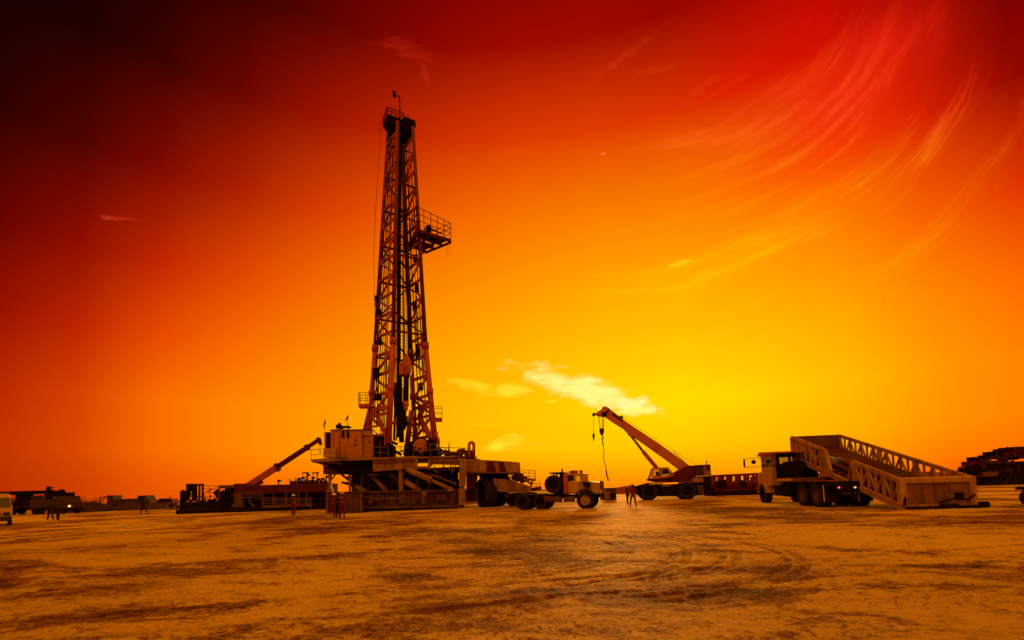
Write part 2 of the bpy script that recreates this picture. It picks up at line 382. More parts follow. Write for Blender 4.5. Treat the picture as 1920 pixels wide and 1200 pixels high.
# a wheel with lugged tyre and rim, rolling along local x, outer face towards -y
_wm = {}
def wheel(parent, c, r, w, turn=0.0, lugs=26, rimmat='rim', style='disc'):
    key = (r, w, lugs, rimmat, style)
    if key not in _wm:
        prof = [(.56, -.42), (.60, -.5), (.80, -.52), (.94, -.46), (.985, -.36), (.985, .36), (.94, .46), (.80, .52), (.60, .5), (.56, .42)]
        n = 36; t = MB(); rings = []
        for k in range(n+1):
            a = 2*math.pi*k/n; rings.append([(r*q*math.cos(a), w*h, r*q*math.sin(a)) for q, h in prof])
        t.loft(rings, cap=False)
        for k in range(lugs):
            a = 2*math.pi*k/lugs
            for sgn in (-1, 1):
                a2 = a + (math.pi/lugs if sgn > 0 else 0); ca, sa = math.cos(a2), math.sin(a2)
                cx, cz = r*.985*ca, r*.985*sa; tx, tz = -sa, ca; hw = r*math.pi/lugs*.55
                y0, y1 = sgn*w*.04, sgn*w*.47; vs = []
                for rr in (-.035*r, .04*r):
                    for (e, yy) in ((-hw, y0), (hw, y0), (hw, y1), (-hw, y1)):
                        vs.append((cx+tx*e+ca*rr, yy, cz+tz*e+sa*rr))
                t.add(vs, [(3,2,1,0), (4,5,6,7), (0,1,5,4), (1,2,6,5), (2,3,7,6), (3,0,4,7)])
        to = t.build('wheel', 'tyre', None); 
        m_ = MB(); rp = [(.60, -.46), (.57, -.44), (.52, -.30), (.50, -.12), (.20, -.10), (.20, -.34), (.15, -.36), (.0, -.36)]
        rings = [[(r*q*math.cos(2*math.pi*k/24), w*h, r*q*math.sin(2*math.pi*k/24)) for k in range(24)] for q, h in [(max(a, .01), b) for a, b in rp]]
        m_.loft(rings, cap=False)
        for k in range(8):
            a = 2*math.pi*k/8; m_.tube((r*.31*math.cos(a), -w*.10, r*.31*math.sin(a)), (r*.31*math.cos(a), -w*.16, r*.31*math.sin(a)), r*.03, n=6)
        m_.tube((0, w*.46, 0), (0, w*.1, 0), r*.56, r*.5, n=20)
        ri = m_.build('rim', rimmat, to)
        _wm[key] = (to, ri); first = True
    else: first = False
    to, ri = _wm[key]
    if not first:
        to = to.copy(); COL.objects.link(to); ri = ri.copy(); COL.objects.link(ri); ri.parent = to
    to.parent = parent; to.location = c; to.rotation_euler = (0, 0, turn)
    return to

# ------------------------------------------------------------------ ground
# tyre tracks: (centre x, centre y, radius, -, strength) and straight runs (nx, ny, offset, strength)
RINGS = [(-1.0, 12.3, 3.72, 0, .8), (-1.0, 12.3, 4.02, 0, .8), (-1.0, 12.3, 5.0, 0, .8), (-1.0, 12.3, 5.3, 0, .7), (.9, 11.9, 4.1, 0, .8), (.9, 11.9, 4.4, 0, .7), (.9, 11.9, 5.3, 0, .8), (.9, 11.9, 5.6, 0, .7), (18, 30, 17, 0, .5), (18, 30, 18.6, 0, .5)]
LINES = [(.05, 1, 15.5, .55), (.05, 1, 17.0, .5), (-.22, 1, 6.6, .5), (-.22, 1, 8.0, .5), (.3, 1, 10.6, .45), (.3, 1, 12.1, .4), (-.1, 1, 24, .6), (-.1, 1, 25.8, .5), (.55, 1, 22, .35), (-.5, 1, 19, .4)]
def ground():
    me = MB(); th = []
    a = -180.0
    while a < 180: th.append(a); a += .14 if -56 <= a < 56 else 4.0
    rs = [2.4]
    while rs[-1] < 60: rs.append(rs[-1]*1.0105)
    rs += [75, 120, 250, 700, 2500, 7000]
    n = len(th); vs = [(0, 0, 0)]
    fr_ = noise.fractal; rings_ = RINGS
    for r_ in rs:
        for t_ in th:
            x = r_*math.sin(R(t_)); y = r_*math.cos(R(t_)); z = 0.0
            if abs(t_) < 56 and r_ < 60:
                f = min(1, (60-r_)/25)*min(1, (56-abs(t_))/4)
                z = .030*noise.fractal(Vector((x*.55, y*.8, 0)), 1.0, 2.1, 3) + .012*noise.fractal(Vector((x*4, y*4.6, 5)), .8, 2.2, 3)
                q_ = noise.noise(Vector((x*2.6, y*2.6, 9)))
                if q_ > .3: z += .03*(q_-.3)
                if r_ < 24:
                    for (cx, cy, rr, _, _) in rings_:
                        d = math.hypot(x-cx, y-cy)-rr
                        if abs(d) < .3 and x > cx: z += (-.009 if abs(d) < .12 else .005*(1-(abs(d)-.12)/.18))*min(1, (x-cx)/1.5)
                    for (nx, ny, off, _) in LINES:
                        d = abs((x*nx+y*ny-off+.35*noise.noise(Vector((x*.3, y*.3, 0)))))
                        if d < .26: z += -.012 if d < .11 else .007
                z *= f
            vs.append((x, y, z))
    fs = [(0, 1+i, 1+(i+1) % n) for i in range(n)]
    for j in range(len(rs)-1):
        for i in range(n): fs.append((1+j*n+i, 1+(j+1)*n+i, 1+(j+1)*n+(i+1) % n, 1+j*n+(i+1) % n))
    me.add(vs, [f[::-1] for f in fs], True)
    mt = bpy.data.materials.new('packed sandy ground'); mt.use_nodes = True
    global NT
    keep = NT; NT = mt.node_tree
    b = NT.nodes['Principled BSDF']
    g = nd('ShaderNodeNewGeometry'); s = nd('ShaderNodeSeparateXYZ'); NT.links.new(g.outputs['Position'], s.inputs[0])
    x, y = s.outputs[0], s.outputs[1]
    pos = XYZ(x, y, 0.0)
    big = NOI(pos, .11, 3, .5, .4)                       # damper and drier areas
    A = NOI(XYZ(M('MULTIPLY', x, .62), y, 4.0), .62, 11, .74, .35)    # ragged stains, drawn out along the traffic
    C = NOI(XYZ(M('MULTIPLY', x, .8), y, 9.0), 4.2, 10, .82, .3)
    sml = C
    fin = NOI(XYZ(x, y, 2.0), 11.0, 6, .75)
    grit = NOI(XYZ(x, y, 6.0), 55.0, 3, .7)
    val = M('ADD', A, M('MULTIPLY', M('SUBTRACT', big, .5), .55))
    stain = SS(val, .48, .545); deep = SS(M('ADD', M('MULTIPLY', val, .7), M('MULTIPLY', C, .3)), .545, .60)
    mixn = M('ADD', M('MULTIPLY', fin, .42), M('ADD', M('MULTIPLY', C, .28), M('MULTIPLY', val, .30)))
    sp = SS(mixn, .500, .532); ol = SS(M('ADD', M('MULTIPLY', A, .55), M('MULTIPLY', fin, .45)), .575, .60); gf = SS(grit, .52, .68)
    # curved tyre tracks: rings about their turning centres, and straight runs
    tr = None
    wv = M('MULTIPLY', M('SUBTRACT', NOI(pos, .3, 2), .5), .0)
    def track(d, w, st_):
        t_ = M('MULTIPLY', SS(M('ABSOLUTE', d), w*.5, w, 1, 0), st_)
        return t_
    for (cx, cy, rad_, a0, st_) in RINGS:
        dx_ = M('SUBTRACT', x, cx); dy_ = M('SUBTRACT', y, cy)
        d = M('SUBTRACT', M('SQRT', M('ADD', M('MULTIPLY', dx_, dx_), M('MULTIPLY', dy_, dy_))), M('ADD', wv, rad_))
        t_ = M('MULTIPLY', track(d, .11, st_), SS(dx_, -.2, 1.6)); tr = t_ if tr is None else M('MAXIMUM', tr, t_)
    for (nx, ny, off, st_) in LINES:
        d = M('ADD', M('SUBTRACT', M('ADD', M('MULTIPLY', x, nx), M('MULTIPLY', y, ny)), off), wv)
        tr = M('MAXIMUM', tr, track(d, .13, st_))
    tr = M('MULTIPLY', tr, SS(NOI(XYZ(x, y, 12.0), 1.6, 7, .75), .42, .56))
    c = MIX(SS(big, .35, .65), (.78, .55, .08), (.54, .36, .06))
    c = MIX(M('MULTIPLY', SS(C, .52, .42), .5), c, (.80, .64, .15))
    c = MIX(M('MULTIPLY', stain, .62), c, (.20, .044, .008))
    c = MIX(M('MULTIPLY', sp, .80), c, (.15, .032, .007))
    c = MIX(M('MULTIPLY', ol, .9), c, (.03, .008, .006))
    c = MIX(M('MULTIPLY', deep, .75), c, (.07, .02, .012))
    c = MIX(M('MULTIPLY', tr, 1.0, clamp=True), c, (.11, .024, .007))
    c = MIX(M('MULTIPLY', gf, .45), c, (.10, .035, .018))
    NT.links.new(c, b.inputs['Base Color'])
    b.inputs['Roughness'].default_value = .75; b.inputs['Specular IOR Level'].default_value = .12
    h = M('ADD', M('ADD', M('MULTIPLY', fin, .06), M('MULTIPLY', grit, .02)), M('SUBTRACT', M('MULTIPLY', sml, .14), M('MULTIPLY', tr, .06)))
    bp = nd('ShaderNodeBump'); bp.inputs['Strength'].default_value = .9; bp.inputs['Distance'].default_value = .6
    NT.links.new(h, bp.inputs['Height']); NT.links.new(bp.outputs[0], b.inputs['Normal'])
    NT = keep
    tag(me.build('ground', mt), kind='structure')
ground()

# clods and stones lying on the near ground
def clods():
    mb = MB(); rnd = random.Random(3)
    for _ in range(5200):
        y = 5 + 36*rnd.random()**1.6; x = (rnd.random()*2-1)*(y*1.02+2)
        if noise.noise(Vector((x*.3, y*.3, 0))) < -.02 and rnd.random() < .8: continue
        r_ = .004+.016*rnd.random()**4
        vs = [(x+r_*rnd.uniform(.6, 1.3)*math.cos(t), y+r_*rnd.uniform(.6, 1.3)*math.sin(t), -.003) for t in [k*math.pi/2.5 for k in range(5)]]
        tp = [(x+(v[0]-x)*.5, y+(v[1]-y)*.5, r_*rnd.uniform(.5, .9)) for v in vs]
        mb.add(vs+tp, [(i, (i+1) % 5, 5+(i+1) % 5, 5+i) for i in range(5)]+[(5, 6, 7, 8, 9)])
    tag(mb.build('gravel', material('clod earth', (.26, .14, .07), .95, dirt=.5, scale=4)), kind='stuff')
clods()

# earth bank and low hills along the horizon
def bank(name, pts, Y, thick, col, seed):
    """pts: (px, top py) along the skyline at distance Y"""
    mb = MB(); f = Frame(960, Y=Y); n = 260; rings = []
    xs = [p[0] for p in pts]
    for i in range(n+1):
        px = xs[0]+(xs[-1]-xs[0])*i/n
        for (a, b) in zip(pts, pts[1:]):
            if a[0] <= px <= b[0]: py = a[1]+(b[1]-a[1])*(px-a[0])/(b[0]-a[0])
        q = f.p(px, py, 0); z = max(.3, q[2]*(1+.06*noise.noise(Vector((q[0]*.08, seed, 0))))+.25*noise.noise(Vector((q[0]*.3, seed, 3))))
        u = q[0]
        rings.append([(u, -thick*.8+noise.noise(Vector((u*.1, 7, seed)))*1.5, -.05), (u, -thick*.35, z*.62), (u, -.06*thick, z*.97), (u, .1*thick, z), (u, thick, -.05)])
    vs = [v for r_ in rings for v in r_]; k = 5
    mb.add(vs, [(i*k+j, (i+1)*k+j, (i+1)*k+j+1, i*k+j+1) for i in range(n) for j in range(k-1)], True)
    o = mb.build(name, material(name+' earth', col, .95, dirt=.6, scale=.15, dcol=tuple(c*.5 for c in col)))
    o.location = f.o; return tag(o, kind='structure')
bank('hills', [(-500, 962), (150, 945), (330, 940), (700, 929), (1000, 919), (1200, 912), (1400, 906), (1800, 890), (2500, 868)], 420, 30, (.12, .035, .03), 1)
bank('earth_bank', [(1130, 921), (1150, 914), (1180, 911), (1230, 911), (1330, 904), (1430, 899), (1500, 893), (1560, 884), (1700, 884), (1800, 886), (1850, 884), (2000, 877), (2200, 868)], 110, 7, (.26, .055, .035), 4)
bank('earth_bank', [(-300, 962), (0, 953), (100, 947), (200, 944), (330, 943), (480, 938), (700, 931)], 125, 8, (.13, .035, .028), 6)

# thin crescent moon
def moon():
    mb = MB(); d = (FV + RV*((1130-960)/FPX) + UV*((CY-284)/FPX)).normalized(); c = Vector((0, 0, CAM_H))+d*5000
    r_ = 27; rt = RV; up = UV; n = 20; vs = []; tk = 6
    a0, a1 = R(215), R(352)
    for i in range(n+1):
        t = a0+(a1-a0)*i/n; w = math.sin(math.pi*i/n)
        o_ = c+rt*(r_*math.cos(t))+up*(r_*math.sin(t)); k = 1-.24*w
        i_ = c+rt*(r_*k*math.cos(t))+up*(r_*k*math.sin(t))
        vs += [o_-d*tk*w*.5, i_-d*tk*w*.3, i_+d*tk*.5, o_+d*tk*.5]
    mb.add(vs, [(i*4+j, i*4+(j+1) % 4, (i+1)*4+(j+1) % 4, (i+1)*4+j) for i in range(n) for j in range(4)])
    mb.build('moon', material('moonlit rock', (.5, .4, .3), 1, dirt=0, emit=(1.0, .5, .2, .75)))
    tag(bpy.data.objects['moon'], 'thin crescent moon high in the orange sky', 'moon')
moon()

# ================================================================== DRILLING RIG
RG = Frame(750, Y=42.6, deg=9)
MF = Frame(752, Y=44.6, deg=30)          # the mast stands turned on its base
rig = RG.thing('drilling_rig', 'tall red mobile drilling rig with lattice mast standing on a wide tan base', 'drilling rig')
def q(px, py, v=0.0): return RG.p(px, py, v)

# ---- mast
ZT = MF.p(745, 227, -1.1).z; ZM = MF.p(736, 640, -1.4).z; ZB = MF.p(727, 835, -1.65).z
LEGS = {}
for nm, (xt, xm, xb, sg) in dict(a=(727.5, 703.5, 690, 1), b=(745.5, 737, 727.5, -1), c=(753.5, 770, 780, 1), d=(774, 798, 816, -1)).items():
    LEGS[nm] = [RG.loc(MF.wor((MF.uat(x, sg*vv, z), sg*vv, z))) for x, vv, z in ((xb, 1.65, ZB), (xm, 1.45, ZM), (xt, 1.1, ZT))]
def leg_at(nm, z):
    b, m_, t_ = LEGS[nm]
    return b.lerp(m_, (z-ZB)/(ZM-ZB)) if z < ZM else m_.lerp(t_, (z-ZM)/(ZT-ZM))
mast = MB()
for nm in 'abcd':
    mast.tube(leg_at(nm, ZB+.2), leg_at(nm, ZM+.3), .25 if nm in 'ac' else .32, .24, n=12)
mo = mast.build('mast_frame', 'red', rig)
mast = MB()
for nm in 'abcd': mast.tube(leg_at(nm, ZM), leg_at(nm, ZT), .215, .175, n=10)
build_each(mast, 'upper_leg', 'dred2', mo)  # backlit shade of the upper legs is put into their colour
lv = []; z = ZB+1.1; k = 0
while z < ZT-.8:
    lv.append(z); z += 2.05-.016*k; k += 1
br = MB()
for i, z in enumerate(lv):
    w = .22 if z < ZM else .18
    for p_, q_ in (('a', 'b'), ('d', 'c')):
        br.beam(leg_at(p_, z), leg_at(q_, z), w*1.1)
        if i+1 < len(lv):
            lo, hi = (p_, q_) if i % 2 else (q_, p_)
            br.beam(leg_at(lo, z), leg_at(hi, lv[i+1]), w*.85)
            if z > ZM:
                md = leg_at(p_, z).lerp(leg_at(q_, z), .5)
br.build('side_lacing', 'red', mo)
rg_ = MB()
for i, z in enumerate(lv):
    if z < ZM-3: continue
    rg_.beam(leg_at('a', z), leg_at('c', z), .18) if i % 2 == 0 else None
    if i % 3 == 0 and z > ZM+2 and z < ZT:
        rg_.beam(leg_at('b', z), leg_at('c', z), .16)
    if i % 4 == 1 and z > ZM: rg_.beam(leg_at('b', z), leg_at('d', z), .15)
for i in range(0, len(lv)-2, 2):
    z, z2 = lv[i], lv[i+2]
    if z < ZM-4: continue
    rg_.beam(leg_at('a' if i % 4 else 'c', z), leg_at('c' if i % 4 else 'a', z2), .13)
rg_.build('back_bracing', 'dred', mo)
# knee joints and telescoping collars
kn = MB()
for nm in 'abcd':
    for z in (ZM, ZM-4.6):
        c = leg_at(nm, z); kn.tube(c-Vector((0, 0, .3)), c+Vector((0, 0, .3)), .34, n=12)
    c = leg_at(nm, ZB+.5); kn.beam(c+Vector((-.3, 0, -.5)), c+Vector((-.3, 0, .9)), .08, .5); kn.beam(c+Vector((.3, 0, -.5)), c+Vector((.3, 0, .9)), .08, .5)
build_each(kn, 'leg_collar', 'red', mo)
# mast foot brackets, raising struts, big knee plates
ft = MB()
def mp(px, py, v): return RG.loc(MF.wor(MF.p(px, py, v)))
A, B, C, D = [leg_at(n_, ZB+4.6) for n_ in 'abcd']
ft.tube(mp(697, 757, 1.6), mp(684, 808, 2.2), .27, .24)
ft.tube(mp(699, 762, 1.2), mp(722, 812, -1.2), .22)
ft.beam(mp(686, 802, 1.6), mp(708, 799, .6), .16)
ft.beam(mp(705, 768, .6), mp(730, 763, -1.4), .34, .42)
ft.tube(mp(772, 770, 1.2), mp(763, 837, 1.4), .27)
ft.beam(mp(800, 752, -1.2), mp(786, 782, .4), .42, .3); ft.beam(mp(786, 782, .4), mp(808, 822, -1.5), .5, .36)
ft.beam(mp(776, 742, 1.2), mp(800, 757, -1.3), .26); ft.beam(mp(775, 766, 1.3), mp(803, 763, -1.4), .3)
ft.beam(mp(770, 797, 1.3), mp(788, 795, .3), .28); ft.beam(mp(770, 812, 1.3), mp(800, 808, -1.2), .13)
ft.beam(mp(736, 793, -1.2), mp(768, 795, 1.4), .3); ft.beam(mp(732, 737, -1.2), mp(743, 738, .4), .2)
build_each(ft, 'mast_strut', 'red', rig)
hs = MB()
hs.path([mp(783, 742, 1), mp(786, 770, .6), mp(786, 795, .6), mp(781, 812, .8), mp(772, 817, 1.2), mp(766, 812, 1.3)], .07)
for k in range(9):
    x = 706+3.2*k+random.uniform(-1, 1); y0 = 690+random.uniform(-40, 60)
    hs.path([mp(x, y0, .2), mp(x+random.uniform(-4, 4), y0+35, .5), mp(x+random.uniform(-3, 5), min(y0+90, 822), .2)], .045)
for k in range(6):
    x = 779+2.2*k+random.uniform(-1, 1); y0 = 560+random.uniform(-60, 60)
    hs.path([mp(x, y0, .2), mp(x+random.uniform(-2, 4), y0+60, .5), mp(x+7, y0+150, .2)], .04)
hs.path([mp(708, 565, .3), mp(703.5, 567, .5), mp(704, 575, .8), mp(709, 588, .3)], .04)
for k in range(5):
    hs.tube(mp(730+2.6*k, 250, .2*k-.4), mp(701+5*k, 800, .3*k-.6), .035+.02*(k % 2), n=5)
    if k < 4: hs.tube(mp(757+3.4*k, 250, .2*k-.3), mp(780+7*k, 815, .3*k-.6), .035+.025*(k % 2), n=5)
for (x, y, w_, h_) in ((705, 700, .6, 1.0), (712, 640, .4, .7), (710, 585, .5, .5), (784, 660, .5, 1.6), (781, 540, .4, .8), (779, 485, .5, .7), (709, 745, .7, .6), (789, 725, .5, .7), (707, 560, .4, .5), (777, 575, .4, .8)):
    p_ = mp(x, y, .1); hs.box(p_.x-w_/2, p_.x+w_/2, p_.y-.2, p_.y+.2, p_.z-h_/2, p_.z+h_/2)
build_each(hs, 'hose', 'dark', rig)

# ladder boxes and line guides running up the mast
ld = MB()
for (x0, y0, x1, y1, v) in ((748, 232, 744.5, 800, .2), (751.5, 232, 754, 800, 1.2)):
    a_, b_ = mp(x0, y0, v), mp(x1, y1, v)
    for e in (-.22, .22): ld.tube(a_+Vector((e, 0, 0)), b_+Vector((e, 0, 0)), .055, n=6)
    n = 90
    for i in range(n): c = a_.lerp(b_, i/n); ld.tube(c+Vector((-.22, 0, 0)), c+Vector((.22, 0, 0)), .022, n=5)
build_each(ld, 'ladder', 'dark', rig)
gd = MB()
gd.beam(mp(748.5, 232, .9), mp(747, 820, 1.0), .42, .3)
gd.beam(mp(757, 400, 1.2), mp(771, 700, 1.3), .26, .22)
build_each(gd, 'guide_rail', 'dark', rig)
gt = MB()
for t_ in (0, .25, .5, .8):
    c = mp(742+0*t_, 240+560*t_, -.4)
gt.beam(mp(742.5, 720, -.3), mp(739, 826, -.3), .2, .3); gt.beam(mp(747.5, 770, -.2), mp(743, 826, -.2), .12)
build_each(gt, 'pipe_guide', 'dred', rig)

# travelling block, top drive, drill line
tb = MB(); c = mp(762.5, 688, -.2)
ring = []
for e in (-.34, -.22, .22, .34):
    k_ = .78 if abs(e) > .3 else 1
    ring.append([(c.x+.52*k_*math.cos(t_)*(1 if True else 1), c.y+e, c.z+1.15*k_*math.sin(t_)) for t_ in [2*math.pi*i/20 for i in range(20)]])
tb.loft(ring); tb.tube(c+Vector((0, -.5, 0)), c+Vector((0, .5, 0)), .12)
build_each(tb, 'travelling_block', 'boom', rig)
td = MB()
def pbox(mb, x0, y0, x1, y1, v0, v1):
    a_, b_ = q(x0, y0, v0), q(x1, y1, v0); mb.box(a_.x, b_.x, v0, v1, a_.z, b_.z)
pbox(td, 746, 684, 756, 703, 1.2, 2.0); pbox(td, 746.5, 706, 754, 800, 1.1, 2.0); pbox(td, 737.5, 717, 750, 762, 1.0, 1.9)
pbox(td, 745, 762, 760, 800, .8, 2.1); pbox(td, 747.5, 800, 756.5, 828, 1, 1.8); pbox(td, 755, 726, 765, 754, .8, 1.9)
td.tube(q(756, 757, 1), q(766, 756, 1), .3); td.tube(q(760, 755, .9), q(760, 767, .9), .3, .2); td.tube(q(757, 760, 1), q(757, 800, 1), .25)
td.beam(q(761, 706, 1), q(760, 730, 1), .25); td.beam(q(765, 700, 1), q(764, 745, 1), .2)
for k in range(8):
    x, y = random.uniform(757, 765), random.uniform(770, 805); td.beam(q(x, y, .9), q(x+random.uniform(-4, 4), y+random.uniform(4, 12), 1.1), .12)
build_each(td, 'top_drive', 'dark', rig)
t2 = MB(); pbox(t2, 748, 680, 756, 702, .9, 1.2); t2.tube(q(757.5, 757, .5), q(764.5, 758, .5), .3, n=12); t2.tube(q(761, 757, .5), q(761, 770, .5), .24, .16, n=12)
build_each(t2, 'swivel_cover', 'red', rig)
dl = MB()
for (xt, xb, yb) in ((751.5, 756, 672), (753, 759.5, 672), (755, 763, 674), (757.5, 765, 676), (759, 766, 676)):
    dl.tube(mp(xt, 240, .3), mp(xb, yb, -.1), .032, n=5)
dl.tube(mp(765, 240, .5), mp(775, 800, .6), .03, n=5); dl.tube(mp(735, 240, .5), mp(712, 780, .4), .03, n=5); dl.tube(mp(739, 240, .5), mp(720, 780, .4), .03, n=5)
build_each(dl, 'drill_line', 'wire', rig)
gl = MB()
pts = [(714, 228), (710, 300), (704, 400), (700.5, 480), (702, 560), (704, 640)]
gl.path([mp(x, y, 2.0) for x, y in pts], .022, n=4)
for x in (838, 843): gl.tube(mp(x, 452, -1), mp(x+.5, 480, -1), .015, n=4)
build_each(gl, 'guy_line', 'wire', rig)

# crown
cz = q(745, 222, 1).z
def zz(px, py, z): return RG.pz(px, py, z)
cr_ = MB()
c0 = sum((leg_at(n_, ZT) for n_ in 'abcd'), Vector())/4
ca = R(21)
def cc(u_, v_, z_): return Vector((c0.x+u_*math.cos(ca)-v_*math.sin(ca), c0.y+u_*math.sin(ca)+v_*math.cos(ca), ZT+z_))
def cbox(mb, u0, u1, v0, v1, z0, z1):
    vs = [cc(u_, v_, z_) for z_ in (z0, z1) for u_, v_ in ((u0, v0), (u1, v0), (u1, v1), (u0, v1))]
    mb.add(vs, [(3,2,1,0), (4,5,6,7), (0,1,5,4), (1,2,6,5), (2,3,7,6), (3,0,4,7)])
cbox(cr_, -1.1, 1.3, -.75, .75, .1, .5); cbox(cr_, -1.55, 1.45, -.85, .85, .5, .6); cbox(cr_, .25, 1.45, -.7, .7, .6, 1.15); cbox(cr_, -.6, .25, -.6, .6, .6, .85)
cbox(cr_, -1.05, 1.2, -.9, .9, -.35, .1); cbox(cr_, -.3, .75, -.5, .5, -.9, -.35)
cr_.add([cc(-1.1, -.75, .1), cc(-1.55, -.85, .5), cc(-1.55, .85, .5), cc(-1.1, .75, .1), cc(-1.1, -.75, -.2), cc(-1.1, .75, -.2)], [(0, 1, 2, 3), (0, 4, 1), (3, 2, 5), (1, 4, 5, 2)])
for k in range(5):
    u_ = .35+.22*k; cr_.tube(cc(u_, -.3, 1.0), cc(u_+.1, -.3, 1.0), .38, n=16)
co = cr_.build('crown_block', 'dark', rig)
pr = MB(); pr.rail([cc(.1, -.85, .6), cc(-1.55, -.85, .6), cc(-1.55, .85, .6), cc(1.0, .85, .6)], .75, .45, .03); pr.build('railing', 'dark', co)
hoop = MB()
for u_ in (-1.5, -1.0, -.5, 0, .5):
    hoop.path([cc(u_+.0, -.85, .6), cc(u_, -.83, 1.2), cc(u_+.2, -.7, 1.45), cc(u_+.4, -.5, 1.2), cc(u_+.42, -.45, .7)], .028, n=5)
build_each(hoop, 'guard_hoop', 'dark', co)
lp = MB(); t0 = cc(-.15, 0, .6)
top = mp(749.5, 184, 0); base = Vector((top.x, top.y, t0.z))
lp.path([base, top, mp(748, 181, 0), mp(744, 179, 0)], .065)
lp.build('lamp_pole', 'dark', co)
fl = MB(); a_, b_ = mp(736.5, 173, 0), mp(742.5, 182, 0)
fl.box(a_.x, b_.x, a_.y-.22, a_.y+.22, b_.z, a_.z)
fl.build('warning_lamp', 'dark', co)

# monkey board
ZK = RG.loc(MF.wor(MF.p(785, 441, -1.2))).z
ka, kb, kc, kd = zz(768, 457, ZK), zz(782, 429, ZK), zz(845.5, 449, ZK), zz(797, 469, ZK)
mk = MB()
def kq(s_, t_, dz=0): return ka.lerp(kd, s_).lerp(kb.lerp(kc, s_), t_)+Vector((0, 0, dz))
for t_ in (0, .33, .66, 1): mk.beam(kq(0, t_, -.15), kq(1, t_, -.15), .12, .3)
for s_ in (0, .35, .7, 1): mk.beam(kq(s_, 0, -.3), kq(s_, 1, -.3), .12, .22)
ke = mk.build('monkey_board', 'dred', rig)
gr = MB()
for k in range(34):
    t_ = k/33
    if .42 < t_ < .52: continue
    gr.beam(kq(.02, t_), kq(.98, t_), .075, .05)
gr.build('floor_grating', 'dark', ke)
kr = MB()
H1, H2 = 2.3, 1.75
def wall(p_, q_, h1, h2, n, lev):
    for i in range(n+1):
        a_ = p_.lerp(q_, i/n); kr.tube(a_, a_+Vector((0, 0, h1+(h2-h1)*i/n)), .04, n=5)
    for l in lev: kr.tube(p_+Vector((0, 0, h1*l)), q_+Vector((0, 0, h2*l)), .035, n=5)
wall(kb, kc, H1, H2, 5, (.4, .7, 1)); wall(kc, kd, H2, H2, 4, (.35, .7, 1)); wall(kb, ka, H1, H1, 4, (.4, .7, 1))
lc = zz(753, 436, ZK)
kr.build('railing', 'rail' if False else 'dred', ke)
fg = MB()
for k in range(6):
    c = kq(.25+.05*k, .62, 0); fg.beam(c, c+Vector((.5, -.3, .9+.05*k)), .07); fg.beam(c+Vector((.5, -.3, .9)), c+Vector((1.6, .1, .7)), .09)
fg.box(kq(.4, .7).x, kq(.4, .7).x+.5, kq(.4, .7).y, kq(.4, .7).y+.4, ZK, ZK+1.3)
build_each(fg, 'pipe_finger', 'dark', ke)
kk = MB(); kk.beam(kq(.9, .1, -.3), leg_at('d', ZK-2.1), .13); kk.beam(kq(.35, .5, -.3), leg_at('d', ZK-2.0), .1); kk.beam(leg_at('b', ZK-.2), kq(.0, .1, -.2), .14); kk.beam(leg_at('b', ZK-1.6), kq(.1, .0, -.2), .1)
kk.beam(leg_at('d', ZK-.2), kq(.15, .5, -.2), .14)
build_each(kk, 'support_brace', 'dred', ke)

# small mast platforms
def platform(corner, du, dv, name='mast_platform'):
    o_ = MB(); x, y, z = corner; o_.box(x, x+du, y, y+dv, z-.3, z); m_ = o_.build(name, 'red', rig)
    r_ = MB(); r_.rail([(x+du, y, z), (x, y, z), (x, y+dv, z), (x+du, y+dv, z), (x+du, y, z)], 1.1, .65, .026, (.5, 1)); r_.build('railing', 'dred', m_)
c = mp(672, 757, 1.2); platform(c, mp(701, 757, 1.2).x-c.x, 1.1)
c = mp(813, 783, -1.2); platform(c, mp(829, 783, -1.2).x-c.x, 1.0)

# ---- deck, cabin and everything on it
V0 = 0.0
deck = MB()
deck.prism(RG.poly([(583, 862), (640, 857), (727, 858), (861, 855), (861, 857.5), (727, 861), (640, 864), (586, 867)]), V0-.2, 7.5)
dk = deck.build('deck', 'tan', rig)
fr = MB()
fr.prism(RG.poly([(699, 858), (779, 855), (779, 878), (699, 884)]), 0, .6)
fr.prism(RG.poly([(779, 855), (783, 855), (783, 880), (779, 880)]), -.15, .7)
fr.prism(RG.poly([(783, 856), (802, 856.5), (802, 859), (783, 859)]), 0, .6)
fr.prism(RG.poly([(783, 874), (802, 874), (802, 878), (783, 878)]), 0, .6)
fr.prism(RG.poly([(802, 857), (808, 857), (808, 880), (802, 880)]), -.12, .7)
fr.prism(RG.poly([(808, 858), (862, 861), (862, 872), (812, 870), (808, 874)]), 0, .6)
build_each(fr, 'main_beam', 'tan', rig)
un = MB()
un.prism(RG.poly([(590, 866), (700, 864), (700, 886), (640, 888), (602, 872)]), .8, 7)
un.prism(RG.poly([(700, 880), (862, 874), (862, 884), (700, 888)]), 1.0, 7)
un.box(q(655, 880, 2).x, q(860, 880, 2).x, 3.2, 3.6, 1.8, q(700, 880, 3).z)
build_each(un, 'underdeck_frame', 'dark', rig)
bx = MB(); bx.prism(RG.poly([(599.5, 869), (641, 873), (641, 887), (599.5, 888)]), 1.2, 3.2); bx.build('side_tank', 'dtan', rig, .03)
po = MB()
for (x0, x1, y0, y1, v) in ((615.5, 620.5, 886, 918, 1.4), (653.5, 657.5, 884, 921, 1.2), (747, 755.5, 882, 922, .3), (671, 674, 884, 923, 4), (700, 704, 884, 923, 4.5), (722, 726, 884, 925, 3.5), (830, 834, 872, 920, 3)):
    a_, b_ = q(x0, y0, v), q(x1, y1, v); po.box(a_.x, b_.x, v, v+.4, b_.z, a_.z)
po.prism(RG.poly([(616, 910), (620, 910), (624, 922), (612, 922)], 1.4), 1.35, 1.85)
build_each(po, 'deck_post', 'tan', rig)
dg = MB()
